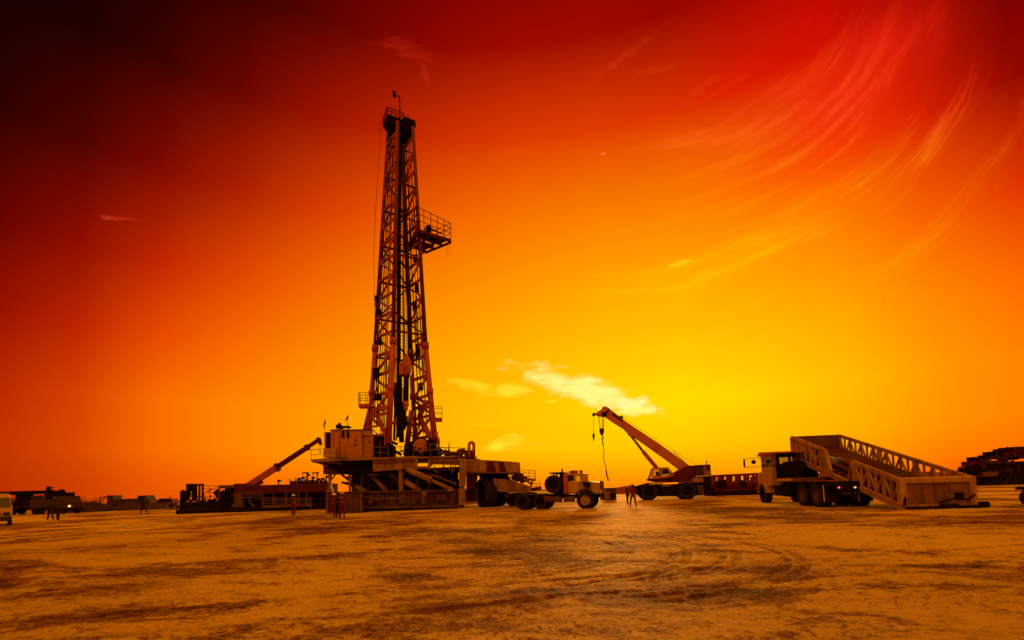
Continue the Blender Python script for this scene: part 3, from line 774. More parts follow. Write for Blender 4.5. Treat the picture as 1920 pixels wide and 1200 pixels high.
def strut(mb, pts, r, r2=None): mb.tube(q(*pts[0]), q(*pts[1]), r, r2, n=12)
strut(dg, ((694, 888, 1.8), (727, 924, 1.2)), .2); strut(dg, ((667, 912, 1.2), (688, 924, 1.0)), .22); strut(dg, ((602, 868, .3), (640, 886, 2.2)), .14)
strut(dg, ((727, 888, 2), (760, 905, 1.4)), .17)
build_each(dg, 'under_deck_brace', 'tan', rig)
for pts in (((763, 880, .0), (806, 899, -.5), (844, 917, -.9)), ((759, 902, .5), (786, 920, .2), (796, 926, .1)), ((797, 885, 1.4), (826, 896, 1.1), (853, 907, .8))):
    cy = MB(); a_, b_, c_ = [q(*p_) for p_ in pts]; r_ = .27 if pts[0][0] != 797 else .15
    cy.tube(a_, b_, r_, n=14); cy.tube(b_.lerp(a_, .04), b_.lerp(c_, .06), r_*1.25, n=14); o_ = cy.build('raising_cylinder', 'tan', rig)
    rd = MB(); rd.tube(b_, c_, r_*.6, n=12); rd.tube(c_-Vector((0, .2, 0)), c_+Vector((0, .2, 0)), r_*.9, n=12); rd.build('piston_rod', 'rail', o_)
sk = MB()
sk.prism(RG.poly([(678, 924), (862, 920), (866, 949), (678, 951)], .2), .2, 1.1)
sk.prism(RG.poly([(676, 921), (862, 917), (862, 921), (676, 925)], .1), -.1, 1.3)
sk.prism(RG.poly([(672, 949), (870, 946), (870, 951), (672, 954)], .0), -.3, 6)
for x in range(690, 862, 17):
    a_ = q(x, 925, 0); sk.box(a_.x, a_.x+.12, -.02, .2, q(x, 948, 0).z, a_.z)
sk.box(q(680, 930, 4).x, q(862, 930, 4).x, 5, 6, .3, 1.5)
build_each(sk, 'base_skid', 'skid', rig)
pad = MB()
for x in (702, 745, 800): a_ = q(x, 950, 0); pad.box(a_.x-1, a_.x+1.2, -.2, 5, 0.02, .32)
build_each(pad, 'ground_pad', 'dark', rig)
cd = MB()
for (x0, y0, x1, y1) in ((700, 868, 778, 864), (810, 866, 860, 866), (600, 866, 640, 870)): cd.tube(q(x0, y0, -.08), q(x1, y1, -.08), .05, n=6)
for (x0, y0, x1, y1, v, w_) in ((735, 888, 748, 908, 1.0, .1), (760, 884, 748, 900, .4, .12), (770, 886, 756, 918, 1.2, .12), (786, 893, 778, 918, .8, .1), (812, 900, 800, 918, .4, .1), (690, 890, 712, 890, .7, .1), (818, 880, 856, 880, .6, .12), (814, 872, 822, 887, .2, .08), (855, 872, 847, 887, .2, .08), (680, 888, 676, 920, 1.5, .14), (640, 889, 672, 915, 3, .2), (630, 888, 612, 912, 3.4, .12)):
    cd.beam(q(x0, y0, v), q(x1, y1, v), w_)
build_each(cd, 'conduit', 'dtan', rig)
stf = MB()
for x in (708, 722, 738, 756, 769): a_, b_ = q(x, 859, 0), q(x, 880, 0); stf.box(a_.x-.03, a_.x+.03, -.06, 0, b_.z+.15, a_.z-.05)
build_each(stf, 'stiffener', 'dtan', rig)
jb = MB()
for (x0, y0, x1, y1) in ((690, 928, 700, 945), (716, 930, 722, 940), (748, 926, 760, 944), (790, 928, 797, 946), (818, 927, 836, 938), (845, 926, 852, 946)): rbox_ = (q(x0, y0, -.1), q(x1, y1, -.1)); jb.box(rbox_[0].x, rbox_[1].x, -.16, .19, rbox_[1].z, rbox_[0].z)
build_each(jb, 'junction_box', 'skid', rig)
# clutter hanging in the open base: pipes, drums, chains
cl = MB()
for k in range(120):
    x = random.uniform(660, 858); y = random.uniform(888, 918); v = random.uniform(1.6, 5.5)
    p_ = q(x, y, v); cl.beam(p_, p_+Vector((random.uniform(-1.4, 1.4), random.uniform(-.3, .3), random.uniform(-.9, .9))), random.uniform(.06, .22))
for x, y, r_ in ((728, 903, .9), (735, 905, 1.1), (707, 900, .6), (690, 905, .6), (850, 915, .9), (820, 888, .5)):
    p_ = q(x, y, 3); cl.tube(p_, p_+Vector((0, 1.2, 0)), r_, n=20)
build_each(cl, 'underdeck_machinery', 'mid2', rig)
ch = MB()
for x0, y0, x1, y1 in ((850, 925, 843, 945), (853, 923, 849, 944), (812, 875, 818, 886), (850, 872, 846, 886), (846, 871, 842, 880), (684, 931, 730, 934), (730, 934, 760, 928)):
    a_, b_ = q(x0, y0, -.1), q(x1, y1, -.1); md = a_.lerp(b_, .5)+Vector((0, 0, -.18)); ch.path([a_, md, b_], .045, n=5)
build_each(ch, 'chain', 'rail', rig)

cb = MB(); a_, b_ = q(620, 807, .4), q(699.5, 857, .4)
cb.box(a_.x, b_.x, .4, 3.6, b_.z, a_.z)
co = cb.build('driller_cabin', 'cabin', rig, .04)
dd = MB()
for y in (809, 855): pass
dd.box(q(626, 815, .4).x, q(636, 815, .4).x, .36, .4, b_.z+.1, q(626, 814, .4).z); dd.build('door', 'cabin', co)
tr_ = MB()
for x in (625.5, 636.5, 680, 681.5): p_ = q(x, 812, .4); tr_.box(p_.x-.03, p_.x+.03, .34, .4, b_.z+.05, p_.z)
tr_.box(q(678, 817, .4).x, q(695, 817, .4).x, .3, .4, q(678, 819, .4).z, q(678, 817, .4).z)
tr_.box(a_.x-.06, b_.x+.06, .33, 3.67, a_.z-.02, a_.z+.08)
for (x0, y0, x1, y1) in ((662.5, 824, 664, 825), (665, 824, 669, 827), (664, 832, 669, 835.5), (656, 835, 662, 836), (667, 817, 670, 819), (691, 826, 695, 829)):
    u0, u1 = q(x0, y0, .4), q(x1, y1, .4); tr_.box(u0.x, u1.x, .365, .4, u1.z, u0.z)
build_each(tr_, 'cabin_trim', 'dtan', co)
for x0 in (640.5, 649.8):
    wn = MB(); u0, u1 = q(x0, 808.5, .4), q(x0+5.6, 821.5, .4); wn.box(u0.x, u1.x, .355, .4, u1.z, u0.z); w_ = wn.build('window', 'dark', co)
    gl_ = MB(); gl_.box(u0.x+.03, u1.x-.03, .345, .355, u1.z+.04, u0.z-.04); gl_.build('glass', 'glass', w_)
ann = MB(); u0, u1 = q(608, 810, .9), q(619.5, 841, .9); ann.box(u0.x, u1.x, .9, 3.2, u1.z, u0.z); ao = ann.build('cabin_annex', 'red', rig)
an2 = MB(); u0, u1 = q(611.5, 812, .9), q(619, 840, .9); an2.box(u0.x, u1.x, .86, .9, u1.z, u0.z); an2.build('doorway_shade', 'dark', ao)  # solid black slab painted for the shade inside a doorway
bn = MB(); u0, u1 = q(607.5, 840.5, -.1), q(629.5, 857, -.1); bn.box(u0.x, u1.x, -.1, .7, u1.z, u0.z); bn.box(u0.x-.03, u1.x+.03, -.14, -.1, u0.z-.36, u0.z-.3); build_each(bn, 'deck_locker', 'cream', rig)
# on the cabin roof: floodlights and mast
rt = MB()
for x, y, w in ((630, 798, 5), (634.5, 795, 4), (637, 799, 4)): u0 = q(x, y, 1.5); rt.box(u0.x, u0.x+w*.048, 1.4, 1.8, u0.z-.25, u0.z+.1); rt.tube((u0.x+.1, 1.6, u0.z), (u0.x+.1, 1.6, a_.z), .04)
u0 = q(641, 799, 1.2); rt.box(u0.x, q(656, 799, 1.2).x, 1.0, 2.0, u0.z-.1, u0.z); 
for x in (643, 653): p_ = q(x, 799, 1.3); rt.tube(p_, (p_.x, p_.y, a_.z), .05)
for k in range(5): p_ = q(630+1.9*k, 800, 1.4); rt.tube(p_, (p_.x, p_.y, a_.z), .02, n=5)
build_each(rt, 'roof_floodlight', 'dark', co)
for (x, yt, yb, x2) in ((609, 786, 808, 605), (651.5, 777, 800, 646)):
    f_ = MB(); t_, b2 = q(x, yt, 1.4), q(x, yb, 1.4); f_.tube(t_, b2, .03); o_ = f_.build('flag_pole', 'rail', rig)
    g_ = MB(); e = q(x2, yt+16, 1.4); w_ = .12
    g_.add([t_, t_+Vector((.1, .02, -.35)), e+Vector((.12, 0, .2)), e, t_+Vector((0, .05, 0)), t_+Vector((.1, .07, -.35)), e+Vector((.12, .05, .2)), e+Vector((0, .05, 0))], [(0, 1, 2, 3), (7, 6, 5, 4), (0, 4, 5, 1), (1, 5, 6, 2), (2, 6, 7, 3), (3, 7, 4, 0)])
    g_.build('furled_flag', 'coverall', o_)

# machinery between cabin and mast
en = MB()
u0, u1 = q(697, 822, 1.2), q(716, 858, 1.2); en.box(u0.x, u1.x, 1.2, 4, u1.z, u0.z)
u0, u1 = q(704, 814, 1.8), q(727, 858, 1.8); en.box(u0.x, u1.x, 1.8, 5, u1.z, u0.z)
u0, u1 = q(716, 832, 1.0), q(736, 858, 1.0); en.box(u0.x, u1.x, 1.0, 3.6, u1.z, u0.z)
for k in range(26):
    x, y = random.uniform(700, 742), random.uniform(822, 856); p_ = q(x, y, .8); en.beam(p_, p_+Vector((random.uniform(-.8, .8), .3, random.uniform(-.6, .6))), random.uniform(.06, .25))
build_each(en, 'engine_package', 'dark', rig)
e2 = MB(); pbox(e2, 710, 824, 715, 838, .9, 1.1); pbox(e2, 735, 838, 742, 856, 1, 1.4); build_each(e2, 'engine_cover', 'dred', rig)
dw = MB()
u0 = q(789, 838, 1.0); dw.tube(u0, u0+Vector((0, 2.6, 0)), .95, n=28); u0 = q(775, 838, 1.6); dw.tube(u0, u0+Vector((0, 1.6, 0)), .6, n=20)
pbox(dw, 757, 840, 800, 857, 1.2, 4); pbox(dw, 800, 843, 828, 857, 1.2, 4)
for k in range(34):
    x, y = random.uniform(756, 842), random.uniform(838, 855); p_ = q(x, y, .6); dw.beam(p_, p_+Vector((random.uniform(-.7, .7), .3, random.uniform(-.5, .4))), random.uniform(.05, .22))
build_each(dw, 'drawworks', 'dark', rig)
d2 = MB(); u0 = q(789, 836, .9); d2.tube(u0+Vector((0, -.04, 0)), u0+Vector((0, .1, 0)), .7, n=24); pbox(d2, 786, 829, 795, 846, .7, .9); d2.build('drum_cover', 'boom', rig)
d3 = MB(); u0 = q(808, 832, .0); d3.tube(u0, u0+Vector((.1, 1.2, 0)), .47, .47, n=28); d3.tube(u0+Vector((0, -.1, 0)), u0, .3, .47, n=28); d3.build('blower_intake', 'dark', rig)
gp = MB(); gp.path([q(815, 812, .3), q(819, 818, .3), q(822, 822, .3), q(823, 830, .3), q(822, 845, .3)], .12); gp.path([q(880, 858, 1), q(879.5, 834, 1), q(881, 830, 1), q(884, 829, 1), q(887, 830, 1), q(888.5, 834, 1), q(888.5, 860, 1)], .16, n=10); build_each(gp, 'exhaust_pipe', 'red', rig)
m2 = MB()
pbox(m2, 857, 843, 868, 858, 1, 2.6); pbox(m2, 872, 844, 887, 860, 1.4, 3); pbox(m2, 833, 844, 843, 858, 1.2, 3); m2.tube(q(860, 847, 1), q(872, 847, 1), .3, n=12); m2.tube(q(841, 850, 1), q(856, 851, 1), .22)
for k in range(34):
    x, y = random.uniform(829, 890), random.uniform(845, 859); p_ = q(x, y, .9); m2.beam(p_, p_+Vector((random.uniform(-.5, .6), .2, random.uniform(-.4, .4))), random.uniform(.05, .18))
m2.prism(RG.poly([(888, 856), (902, 860), (902, 862), (884, 862)]), 1, 2)
build_each(m2, 'mud_manifold', 'dred', rig)
at = MB(); at.tube(q(842, 858, .4), q(842, 829, .4), .09, .03); pbox(at, 840.5, 840, 843.5, 850, .3, .5); at.build('aerial', 'dark', rig)
rl = MB()
def rail_px(pts, hpx_v=0.0, h=1.0, step=1.0): rl.rail([q(*p_) for p_ in pts], h, step, .028)
rail_px([(583.5, 862, 3.5), (583.5, 863, -.1), (607, 861, -.1)], h=.95)
rail_px([(630, 858, -.15), (648, 858, -.15)], h=.9); rail_px([(682, 859, -.15), (728, 859, -.15)], h=1.05, step=.75)
rail_px([(775, 855, -.1), (823, 855, -.1)], h=1.15, step=.8); rail_px([(823, 858, .2), (882, 860, .2)], h=1.0, step=.9); rail_px([(728, 857, 3), (775, 855, 3)], h=1.0)
build_each(rl, 'deck_railing', 'rail', rig)

# ---- wheeled end of the rig (right)
cm = MB()
cm.prism(RG.poly([(861, 860), (874.5, 861), (872.5, 912), (861, 914)]), -.5, .8)
build_each(cm, 'corner_column', 'tan', rig)
c2 = MB(); c2.prism(RG.poly([(860, 916), (872, 914), (873, 946), (860, 947)]), -.6, .7); c2.prism(RG.poly([(892, 917), (897, 917), (897, 944), (892, 944)]), 1.5, 2.3); c2.prism(RG.poly([(873, 941), (897, 940), (897, 944), (873, 946)]), .3, 2.0); build_each(c2, 'jack_leg', 'tan', rig)
c3 = MB(); c3.prism(RG.poly([(875, 886), (891, 886), (893, 916), (875, 917)], .6), .9, 1.4); c3.prism(RG.poly([(874, 917), (893, 916), (893, 942), (874, 944)], 1.2), 1.5, 4); build_each(c3, 'leg_web', 'dred', rig)
MAT_BOX = material('sand paint with brown weather bands', (.42, .23, .11), .6, dirt=.85, dcol=(.15, .055, .025), streak=True, scale=.7)
tb2 = MB()
tb2.prism(RG.poly([(862, 861), (897, 861.5), (954, 865), (975, 867), (976.5, 887), (897, 886.5), (874, 886)]), 0, 5.5)
to_ = tb2.build('transverse_box_beam', MAT_BOX, rig, .05)
gs = MB()
for pl in ([(912, 865), (925, 866), (931, 885.5), (912, 885)], [(934, 866), (944, 866.5), (951, 886), (937, 886)]): gs.prism(RG.poly(pl), -.05, -.004)
build_each(gs, 'diagonal_plate', 'dred', to_)  # thin dark diagonal plates on the beam face
rb = MB()
for x in (897.5, 954.5): u0, u1 = q(x, 863, 0), q(x+.9, 886, 0); rb.box(u0.x, u1.x, -.06, -.01, u1.z, u0.z)
a_, b_ = q(875, 885.5, -.05), q(976, 886.8, -.05); rb.beam(a_, b_, .16, .12); build_each(rb, 'rib', 'dtan', to_)
ds = MB()
for (x0, y0, x1, y1, w) in ((891, 888, 882, 905, .35), (893, 888, 890, 912, .3), (940, 888, 955, 900, .4)): ds.beam(q(x0, y0, 1.2), q(x1, y1, 1.4), w)
ds.prism(RG.poly([(899, 888), (952, 888), (955, 897), (905, 897)], 2), 2, 4.5)
build_each(ds, 'wheel_yoke', 'dark', rig)
w1 = q(911, 927, 1.2); w2 = q(932, 928, 3.6)
wheel(rig, (w1.x, 1.2, 1.42), 1.42, 1.05, R(-66), 30, 'dark'); wheel(rig, (w2.x, 3.4, 1.42), 1.42, .95, R(-58), 30, 'dark')
gn = MB(); gn.prism(RG.poly([(924, 897), (954, 899), (996, 912), (996.5, 924), (960, 923), (931, 922)], .2), .2, 2.2)
gno = gn.build('gooseneck', 'tan', rig, .04)
g2 = MB(); g2.prism(RG.poly([(949, 921), (954, 921), (954, 933), (949, 933)]), .3, .7); g2.prism(RG.poly([(996, 915), (1015, 912), (1016, 918), (996, 922)], .6), .6, 2.0)
for k in range(30):
    x, y = random.uniform(953, 992), random.uniform(889, 905); 
    if y < 889+(x-953)*.1: continue
    p_ = q(x, y, 1.6); g2.beam(p_, p_+Vector((random.uniform(-.6, .6), .2, random.uniform(-.5, .5))), random.uniform(.06, .2))
g2.tube(q(960, 897, 1.2), q(968, 890, 1.2), .2); g2.tube(q(968, 890, 1.2), q(966, 902, 1.2), .18); g2.tube(q(975, 888, 1.4), q(975, 903, 1.4), .38)
build_each(g2, 'gooseneck_machinery', 'dred', rig)
g3 = MB(); g3.rail([q(981, 899, 1), q(1003.5, 900, 1), q(1004, 899.5, 3)], .95, .7, .03, (.35, .7, 1), True); g3.rail([q(997, 916, .8), q(1014, 914, .8)], .45, .5, .028); g3.beam(q(981, 900, 1), q(1004, 901, 1), .5, .1)
g3.beam(q(997, 900, 1.2), q(995, 914, 1.2), .12); g3.beam(q(1001, 901, 1.2), q(995, 914, 1.2), .1)
build_each(g3, 'gooseneck_platform', 'rail', rig)
dt = MB(); a_ = q(949, 930, 1); b_ = q(1004, 928, 1); dt.beam((a_.x, 1.6, a_.z), (b_.x, 1.6, a_.z), 1.4, .5); dt.tube((a_.x+.4, .2, .68), (a_.x+.4, 3.2, .68), .14); build_each(dt, 'dolly_frame', 'dark', rig)
for x in (962, 991):
    for v, yy in ((.7, 943), (3.1, 941)):
        p_ = q(x+ (0 if v < 1 else 9), yy, v); wheel(rig, (p_.x, v, .66), .66, .48, R(-28), 22, 'dark')

def rbox(mb, F, x0, y0, x1, y1, v0, v1, ref=None):
    a_, b_ = F.p(x0, y0, v0 if ref is None else ref), F.p(x1, y1, v0 if ref is None else ref); mb.box(a_.x, b_.x, v0, v1, a_.z, b_.z)

# ================================================================== TOW TRUCK
TF = Frame(1097, 954, deg=-20)
tow = TF.thing('tow_truck', 'cream bonneted oilfield tractor truck with spare wheel, hitched to the rig', 'truck')
def tp(px, py, v=0.0): return TF.p(px, py, v)
for v, dx in ((.32, 0), (2.35, 0)):
    wheel(tow, (0, v, .66), .66, .46, R(4), 24, 'cream')
xr = tp(1012, 950).x
for v in (.45, 2.1):
    for dx in (0, -1.5): wheel(tow, (xr+dx, v, .62), .62, .6, 0, 24, 'dark')
t_ = MB(); zf = tp(1060, 928).z
t_.box(xr-2.2, 1.4, .8, 1.0, zf-.28, zf); t_.box(xr-2.2, 1.4, 1.6, 1.8, zf-.28, zf); 
for x in (xr-2.1, xr, -2.5, -1, .2, 1.2): t_.box(x, x+.15, .8, 1.8, zf-.26, zf-.05)
t_.box(xr-2.2, -2.2, .3, 2.3, zf, zf+.1); t_.build('chassis', 'dark', tow)
hd = MB(); P_h = TF.poly([(1087, 926), (1087, 902.5), (1104, 902), (1122, 904), (1124.5, 907), (1125, 926)], .35); hd.prism(P_h, .35, 2.15); ho = hd.build('bonnet', 'cream', tow, .05)
xg = P_h[-1][0]; zg0, zg1 = P_h[-1][1], P_h[3][1]
g_ = MB(); g_.box(xg, xg+.05, .5, 2.0, zg0-.15, zg1+.1)
go = g_.build('radiator_grille', 'mid', ho)
g_ = MB()
for k in range(9): g_.box(xg+.05, xg+.09, .56+k*.165, .60+k*.165, zg0-.1, zg1+.05)
g_.build('grille_bars', 'rail', go)
v_ = MB()
for k in range(4): a_ = tp(1092+k*4.5, 910, .35); v_.box(a_.x, a_.x+.08, .33, .35, a_.z-.3, a_.z)
a_ = tp(1094, 907, .3); v_.tube((a_.x, .2, a_.z), (a_.x+.55, .2, a_.z-.1), .16, n=12)
build_each(v_, 'air_cleaner', 'dark', tow)
fd = MB()
for v0, v1 in ((-.02, .72), (1.95, 2.7)):
    zc = .66; rr = .80; pts = [(rr*math.cos(t), zc+rr*math.sin(t)) for t in [R(a) for a in range(15, 166, 15)]]
    pts2 = [(p[0]*1.08, zc+(p[1]-zc)*1.08) for p in reversed(pts)]
    fd2 = MB(); fd2.prism(pts+pts2, v0, v1); fd2.build('mudguard', 'dark', tow)
cbm = MB()
xb = tp(1056, 900, .1).x; xm_ = tp(1079, 900, .1).x; xf = tp(1093, 903, .1).x; z1 = tp(1070, 903, .1).z; z2 = tp(1070, 887.5, .1).z; z0 = tp(1070, 926, .1).z
cbm.box(xb, xm_+.25, .1, 2.4, z0, z1); cbm.prism([(xb, z2-.14), (xf+.1, z2-.18), (xf+.05, z2-.04), (xb+.1, z2)], .1, 2.4)
for x, y in ((xb, .1), (xb, 2.3), (xm_-.06, .1), (xm_-.06, 2.3), (xb+.25, .1)): cbm.box(x, x+.1, y, y+.1, z1, z2-.1)
cbm.beam((xf-.02, .15, z1), (xf-.1, .15, z2-.1), .08); cbm.beam((xf-.02, 2.35, z1), (xf-.1, 2.35, z2-.1), .08); cbm.box(xb, xb+.08, .1, 2.4, z1, z2-.1)
cbm.box(xm_+.2, xf+.1, .3, 2.2, z0+.2, z1)
cbo = cbm.build('cab', 'cream', tow, .02)
w_ = MB(); w_.box(xb+.35, xm_-.08, .115, .135, z1+.02, z2-.16); w_.build('side_window', 'glass', cbo)
w_ = MB(); w_.box(xf-.09, xf-.06, .25, 2.3, z1, z2-.15); w_.build('windscreen', 'clear', cbo)
w_ = MB(); w_.box(xm_+.02, xf-.12, .13, .15, z1+.02, z2-.16); w_.build('quarter_window', 'clear', cbo)
d_ = MB(); d_.box(xm_-.75, xm_+.1, .07, .1, z0+.1, z1-.03); d_.box(xm_-.03, xm_+.0, .055, .07, z1-.35, z1-.28); d_.build('door', 'cream', cbo, .015)
mr = MB(); a_ = tp(1095, 889, -.25); b_ = tp(1100, 902, -.25); mr.path([(a_.x, -.25, a_.z), (b_.x, -.25, a_.z), (b_.x, -.25, b_.z), (a_.x, -.25, b_.z), (a_.x, -.25, a_.z)], .03); mr.box(a_.x+.02, a_.x+.16, -.27, -.23, b_.z, a_.z); mr.beam((a_.x, -.25, a_.z), (xf-.1, .15, z2-.1), .03); mr.build('mirror', 'cream', cbo)
rf = MB()
for x0, w in ((1067, 10), (1072, 9), (1086, 4)): a_ = tp(x0, 886, .8); rf.box(a_.x, a_.x+w*.045, .8, 1.3, z2, z2+.24); 
build_each(rf, 'roof_beacon', 'red', cbo)
xs_ = tp(1054.5, 900, .2).x; s_ = MB(); s_.tube((xs_, .3, z0), (xs_, .3, tp(1054, 883, .3).z), .07); s_.tube((xs_, .3, tp(1054, 883, .3).z), (xs_-.05, .3, tp(1053, 879, .3).z), .07, .05)
s_.build('exhaust_stack', 'dark', tow)
s_ = MB(); x2 = tp(1059.5, 900, -.02).x; s_.tube((x2, -.05, z0), (x2, -.05, z1+.35), .16, n=14); s_.tube((x2, -.05, z1+.3), (x2, .1, z2), .16, .1, n=14); s_.build('muffler', 'red', tow)
hr = MB(); zt_ = tp(1040, 885.5, .1).z; x0 = tp(1030, 886, .1).x; x1 = tp(1054, 886, .1).x
hr.box(x0, x1, .05, 2.4, zt_-.1, zt_)
for x in (1037, 1042.5, 1049, 1052):
    xx = tp(x, 890, .1).x
    for y in (.1, 2.3): hr.box(xx, xx+.1, y, y+.1, zf, zt_-.08)
hr.box(x0+.3, x1-.1, .9, 2.2, zf, zf+1.0); hr.build('headache_rack', 'dark', tow)
w0 = tp(1037.5, 908, -.2); sp_ = wheel(tow, (w0.x, -.12, w0.z), .70, .42, 0, 24, 'dark'); sp_['label'] = 'spare wheel hung behind the cab'
wn = MB(); wn.tube((tp(1044, 915, .6).x, .5, zf+.5), (tp(1044, 915, .6).x, 2.1, zf+.5), .45, n=16); wn.box(tp(1040, 925, .3).x, tp(1055, 925, .3).x, .3, 2.2, zf-.02, zf+.45); wn.build('winch', 'dark', tow)
for a0, b0, r_ in ((1021, 1052, .26), (1057, 1076, .22)):
    k_ = MB(); a_, b_ = tp(a0, 936, .05), tp(b0, 936, .05); k_.tube((a_.x, .25, a_.z), (b_.x, .25, a_.z), r_, n=18)
    for t in (.1, .9): xx = a_.x+(b_.x-a_.x)*t; k_.tube((xx-.03, .25, a_.z), (xx+.03, .25, a_.z), r_+.02, n=18)
    k_.build('fuel_tank', 'dtan', tow)
bp_ = MB(); bp_.box(xg+.05, xg+.35, .1, 2.6, .62, .95); bo = bp_.build('bumper', 'mid', tow)
b2 = MB()
for k in range(8): b2.box(xg+.36, xg+.42, .2+k*.32, .3+k*.32, .62, 1.1)
for z in (.7, 1.1): b2.box(xg+.42, xg+.46, .15, 2.55, z, z+.06)
b2.build('bull_bar', 'rail', bo)
for y in (.35, 2.1): h_ = MB(); h_.tube((xg+.04, y, 1.25), (xg+.12, y, 1.25), .13, n=14); h_.build('headlight', 'whitep', tow)

# ================================================================== CRANE
CF = Frame(1218, 938, deg=-9)
crane = CF.thing('mobile_crane', 'orange-boomed four wheel rough terrain crane with a lattice-free raised telescopic boom', 'crane')
crane['label'] = 'four wheel crane with raised orange telescopic boom, hook hanging towards the tow truck'
def cp(px, py, v=0.0): return CF.p(px, py, v)
rw = .95; x2 = cp(1290, 921).x
for x in (0, x2):
    for v in (.38, 2.75): wheel(crane, (x, v, rw), rw, .72, R(-6) if x else R(6), 26, 'dark')
c_ = MB(); c_.prism(CF.poly([(1191, 915), (1200, 909), (1245, 908), (1334, 905), (1334, 926), (1300, 930), (1203, 931), (1192, 925)], .5), .6, 2.6); c_.build('carrier', 'dark', crane, .03)
c_ = MB(); rbox(c_, CF, 1191, 911, 1200, 927, .2, 3); rbox(c_, CF, 1240, 910, 1268, 925, .1, .6); rbox(c_, CF, 1308, 904, 1333, 928, .2, 2.9); build_each(c_, 'outrigger_box', 'dark', crane)
for (a, b, z_, mt_) in (((1217, 904.5), (1243, 908), 0, 'whitep'), ((1240, 909), (1257, 911.5), 0, 'rail')):
    c_ = MB(); rbox(c_, CF, a[0], a[1], b[0], b[1], -.02, 2.6 if mt_ == 'whitep' else .1); c_.build('deck_plate', mt_, crane)
up = MB(); up.prism(CF.poly([(1217, 897), (1218, 901), (1243, 905), (1300, 903), (1304, 896), (1304, 872.5), (1291, 873), (1280, 878), (1270, 884), (1258, 889), (1245, 892), (1232, 896)], .4), .4, 2.6); up.build('turntable_house', 'dred', crane, .03)
cwt = MB(); cwt.prism(CF.poly([(1303, 872), (1332, 870.5), (1334, 892), (1304, 894)], .1), .1, 2.9); cwo = cwt.build('counterweight', 'mid', crane, .04)
cwp = MB(); rbox(cwp, CF, 1319, 872.5, 1325, 890, .06, .1); rbox(cwp, CF, 1325, 882, 1333, 890, .06, .1); build_each(cwp, 'panel', 'tan', cwo)
cws = MB(); cws.prism(CF.poly([(1304, 893), (1333, 890.5), (1333, 892.2), (1304, 895)], .04), .03, .1); cws.build('white_band', 'whitep', cwo)
ob = MB(); rbox(ob, CF, 1299, 897, 1320, 904.5, -.05, .6); ob.build('tool_box', 'tan', crane, .1)
rbx = MB(); rbox(rbx, CF, 1303, 893, 1333, 906, .3, 2.8); rbx.build('engine_housing', 'dark', crane)
bc = MB(); a_ = cp(1325, 871, 1); bc.tube(a_, a_+Vector((0, 0, .2)), .03); bc.tube(a_+Vector((0, 0, .2)), a_+Vector((0, 0, .38)), .09); bc.build('beacon', 'red', crane)
for (x0, y0, x1, y1) in ((1272, 904, 1284, 906), (1289, 902, 1296, 905)):
    lb = MB(); rbox(lb, CF, x0, y0, x1, y1, .3, .4); lb.build('handrail', 'rail', crane)
stp = MB()
a0, b0 = cp(1308, 909, .1), cp(1313, 930, .1); stp.beam(a0, b0, .06); stp.beam(a0+Vector((.4, 0, 0)), b0+Vector((.4, 0, 0)), .06)
for k in range(5): p_ = a0.lerp(b0, (k+.5)/5); stp.beam(p_, p_+Vector((.4, 0, 0)), .06)
stp.build('access_ladder', 'rail', crane)
# operator cab as an open frame with glass
kb = MB()
kb.prism(CF.poly([(1223, 878.5), (1225, 876.5), (1252, 876), (1256, 878.5), (1252, 879.5), (1226, 880.5)], .1), .1, 1.25)
for a, b, w in (((1224, 878.5), (1218, 897), .12), ((1226, 880), (1225.5, 893), .09), ((1240.5, 879), (1240, 896), .16), ((1253, 878), (1262, 889), .13)):
    for v in (.12, 1.15): kb.beam(cp(*a, v) if v < 1 else cp(*a, .12)+Vector((0, 1.03, 0)), cp(*b, .12)+Vector((0, v-.12, 0)), w)
kb.prism(CF.poly([(1225, 892), (1241, 892.5), (1262, 889.5), (1262, 893), (1240, 897), (1220, 898)], .1), .1, 1.25)
kbo = kb.build('operator_cab', 'cabin', crane)
kg = MB(); kg.prism(CF.poly([(1242, 880), (1252, 879.5), (1257, 888), (1242, 891)], .14), .14, .17); kg.build('side_window', 'glass', kbo)
kg = MB(); kg.prism(CF.poly([(1226.5, 881), (1239.5, 880.5), (1239.5, 892), (1226.5, 892)], .14), .14, .17); kg.build('door_window', 'clear', kbo)
kg = MB(); kg.prism(CF.poly([(1220, 893), (1224.5, 880.5), (1225, 881), (1222, 893)], .2), .2, 1.1); kg.build('windscreen', 'clear', kbo)
ks = MB(); rbox(ks, CF, 1230, 884, 1236, 896, .5, .9); ks.build('seat', 'dark', kbo)
# boom
BV0, BV1 = 1.15, 1.95
bm = MB(); bm.prism(CF.poly([(1136, 781.5), (1153, 793), (1171, 804), (1173, 807), (1222, 842), (1252, 863), (1276, 881), (1293, 873), (1268, 854.5), (1234.6, 830.6), (1195.6, 805), (1169, 787), (1153, 774), (1143, 766.5)], BV0), BV0, BV1)
bo_ = bm.build('boom', 'boom', crane, .03)
bm = MB(); bm.prism(CF.poly([(1171, 803), (1181, 816.5), (1187, 819), (1190, 817)], BV0), BV0-.04, BV1+.04); bm.build('cylinder_lug', 'boom', bo_)
bm = MB(); bm.prism(CF.poly([(1222, 841), (1224, 846), (1228, 847), (1238, 840), (1233, 836), (1225, 838)], BV0), BV0-.06, BV0-.01); bm.build('wear_plate', 'red', bo_)
bh = MB(); bh.prism(CF.poly([(1116, 775.5), (1128, 767), (1131, 762), (1137, 762.5), (1143, 766), (1145, 772), (1137, 780.5), (1130, 780), (1121, 778.5)], BV0), BV0-.06, BV1+.06); bho = bh.build('boom_head', 'boom', bo_)
bh = MB()
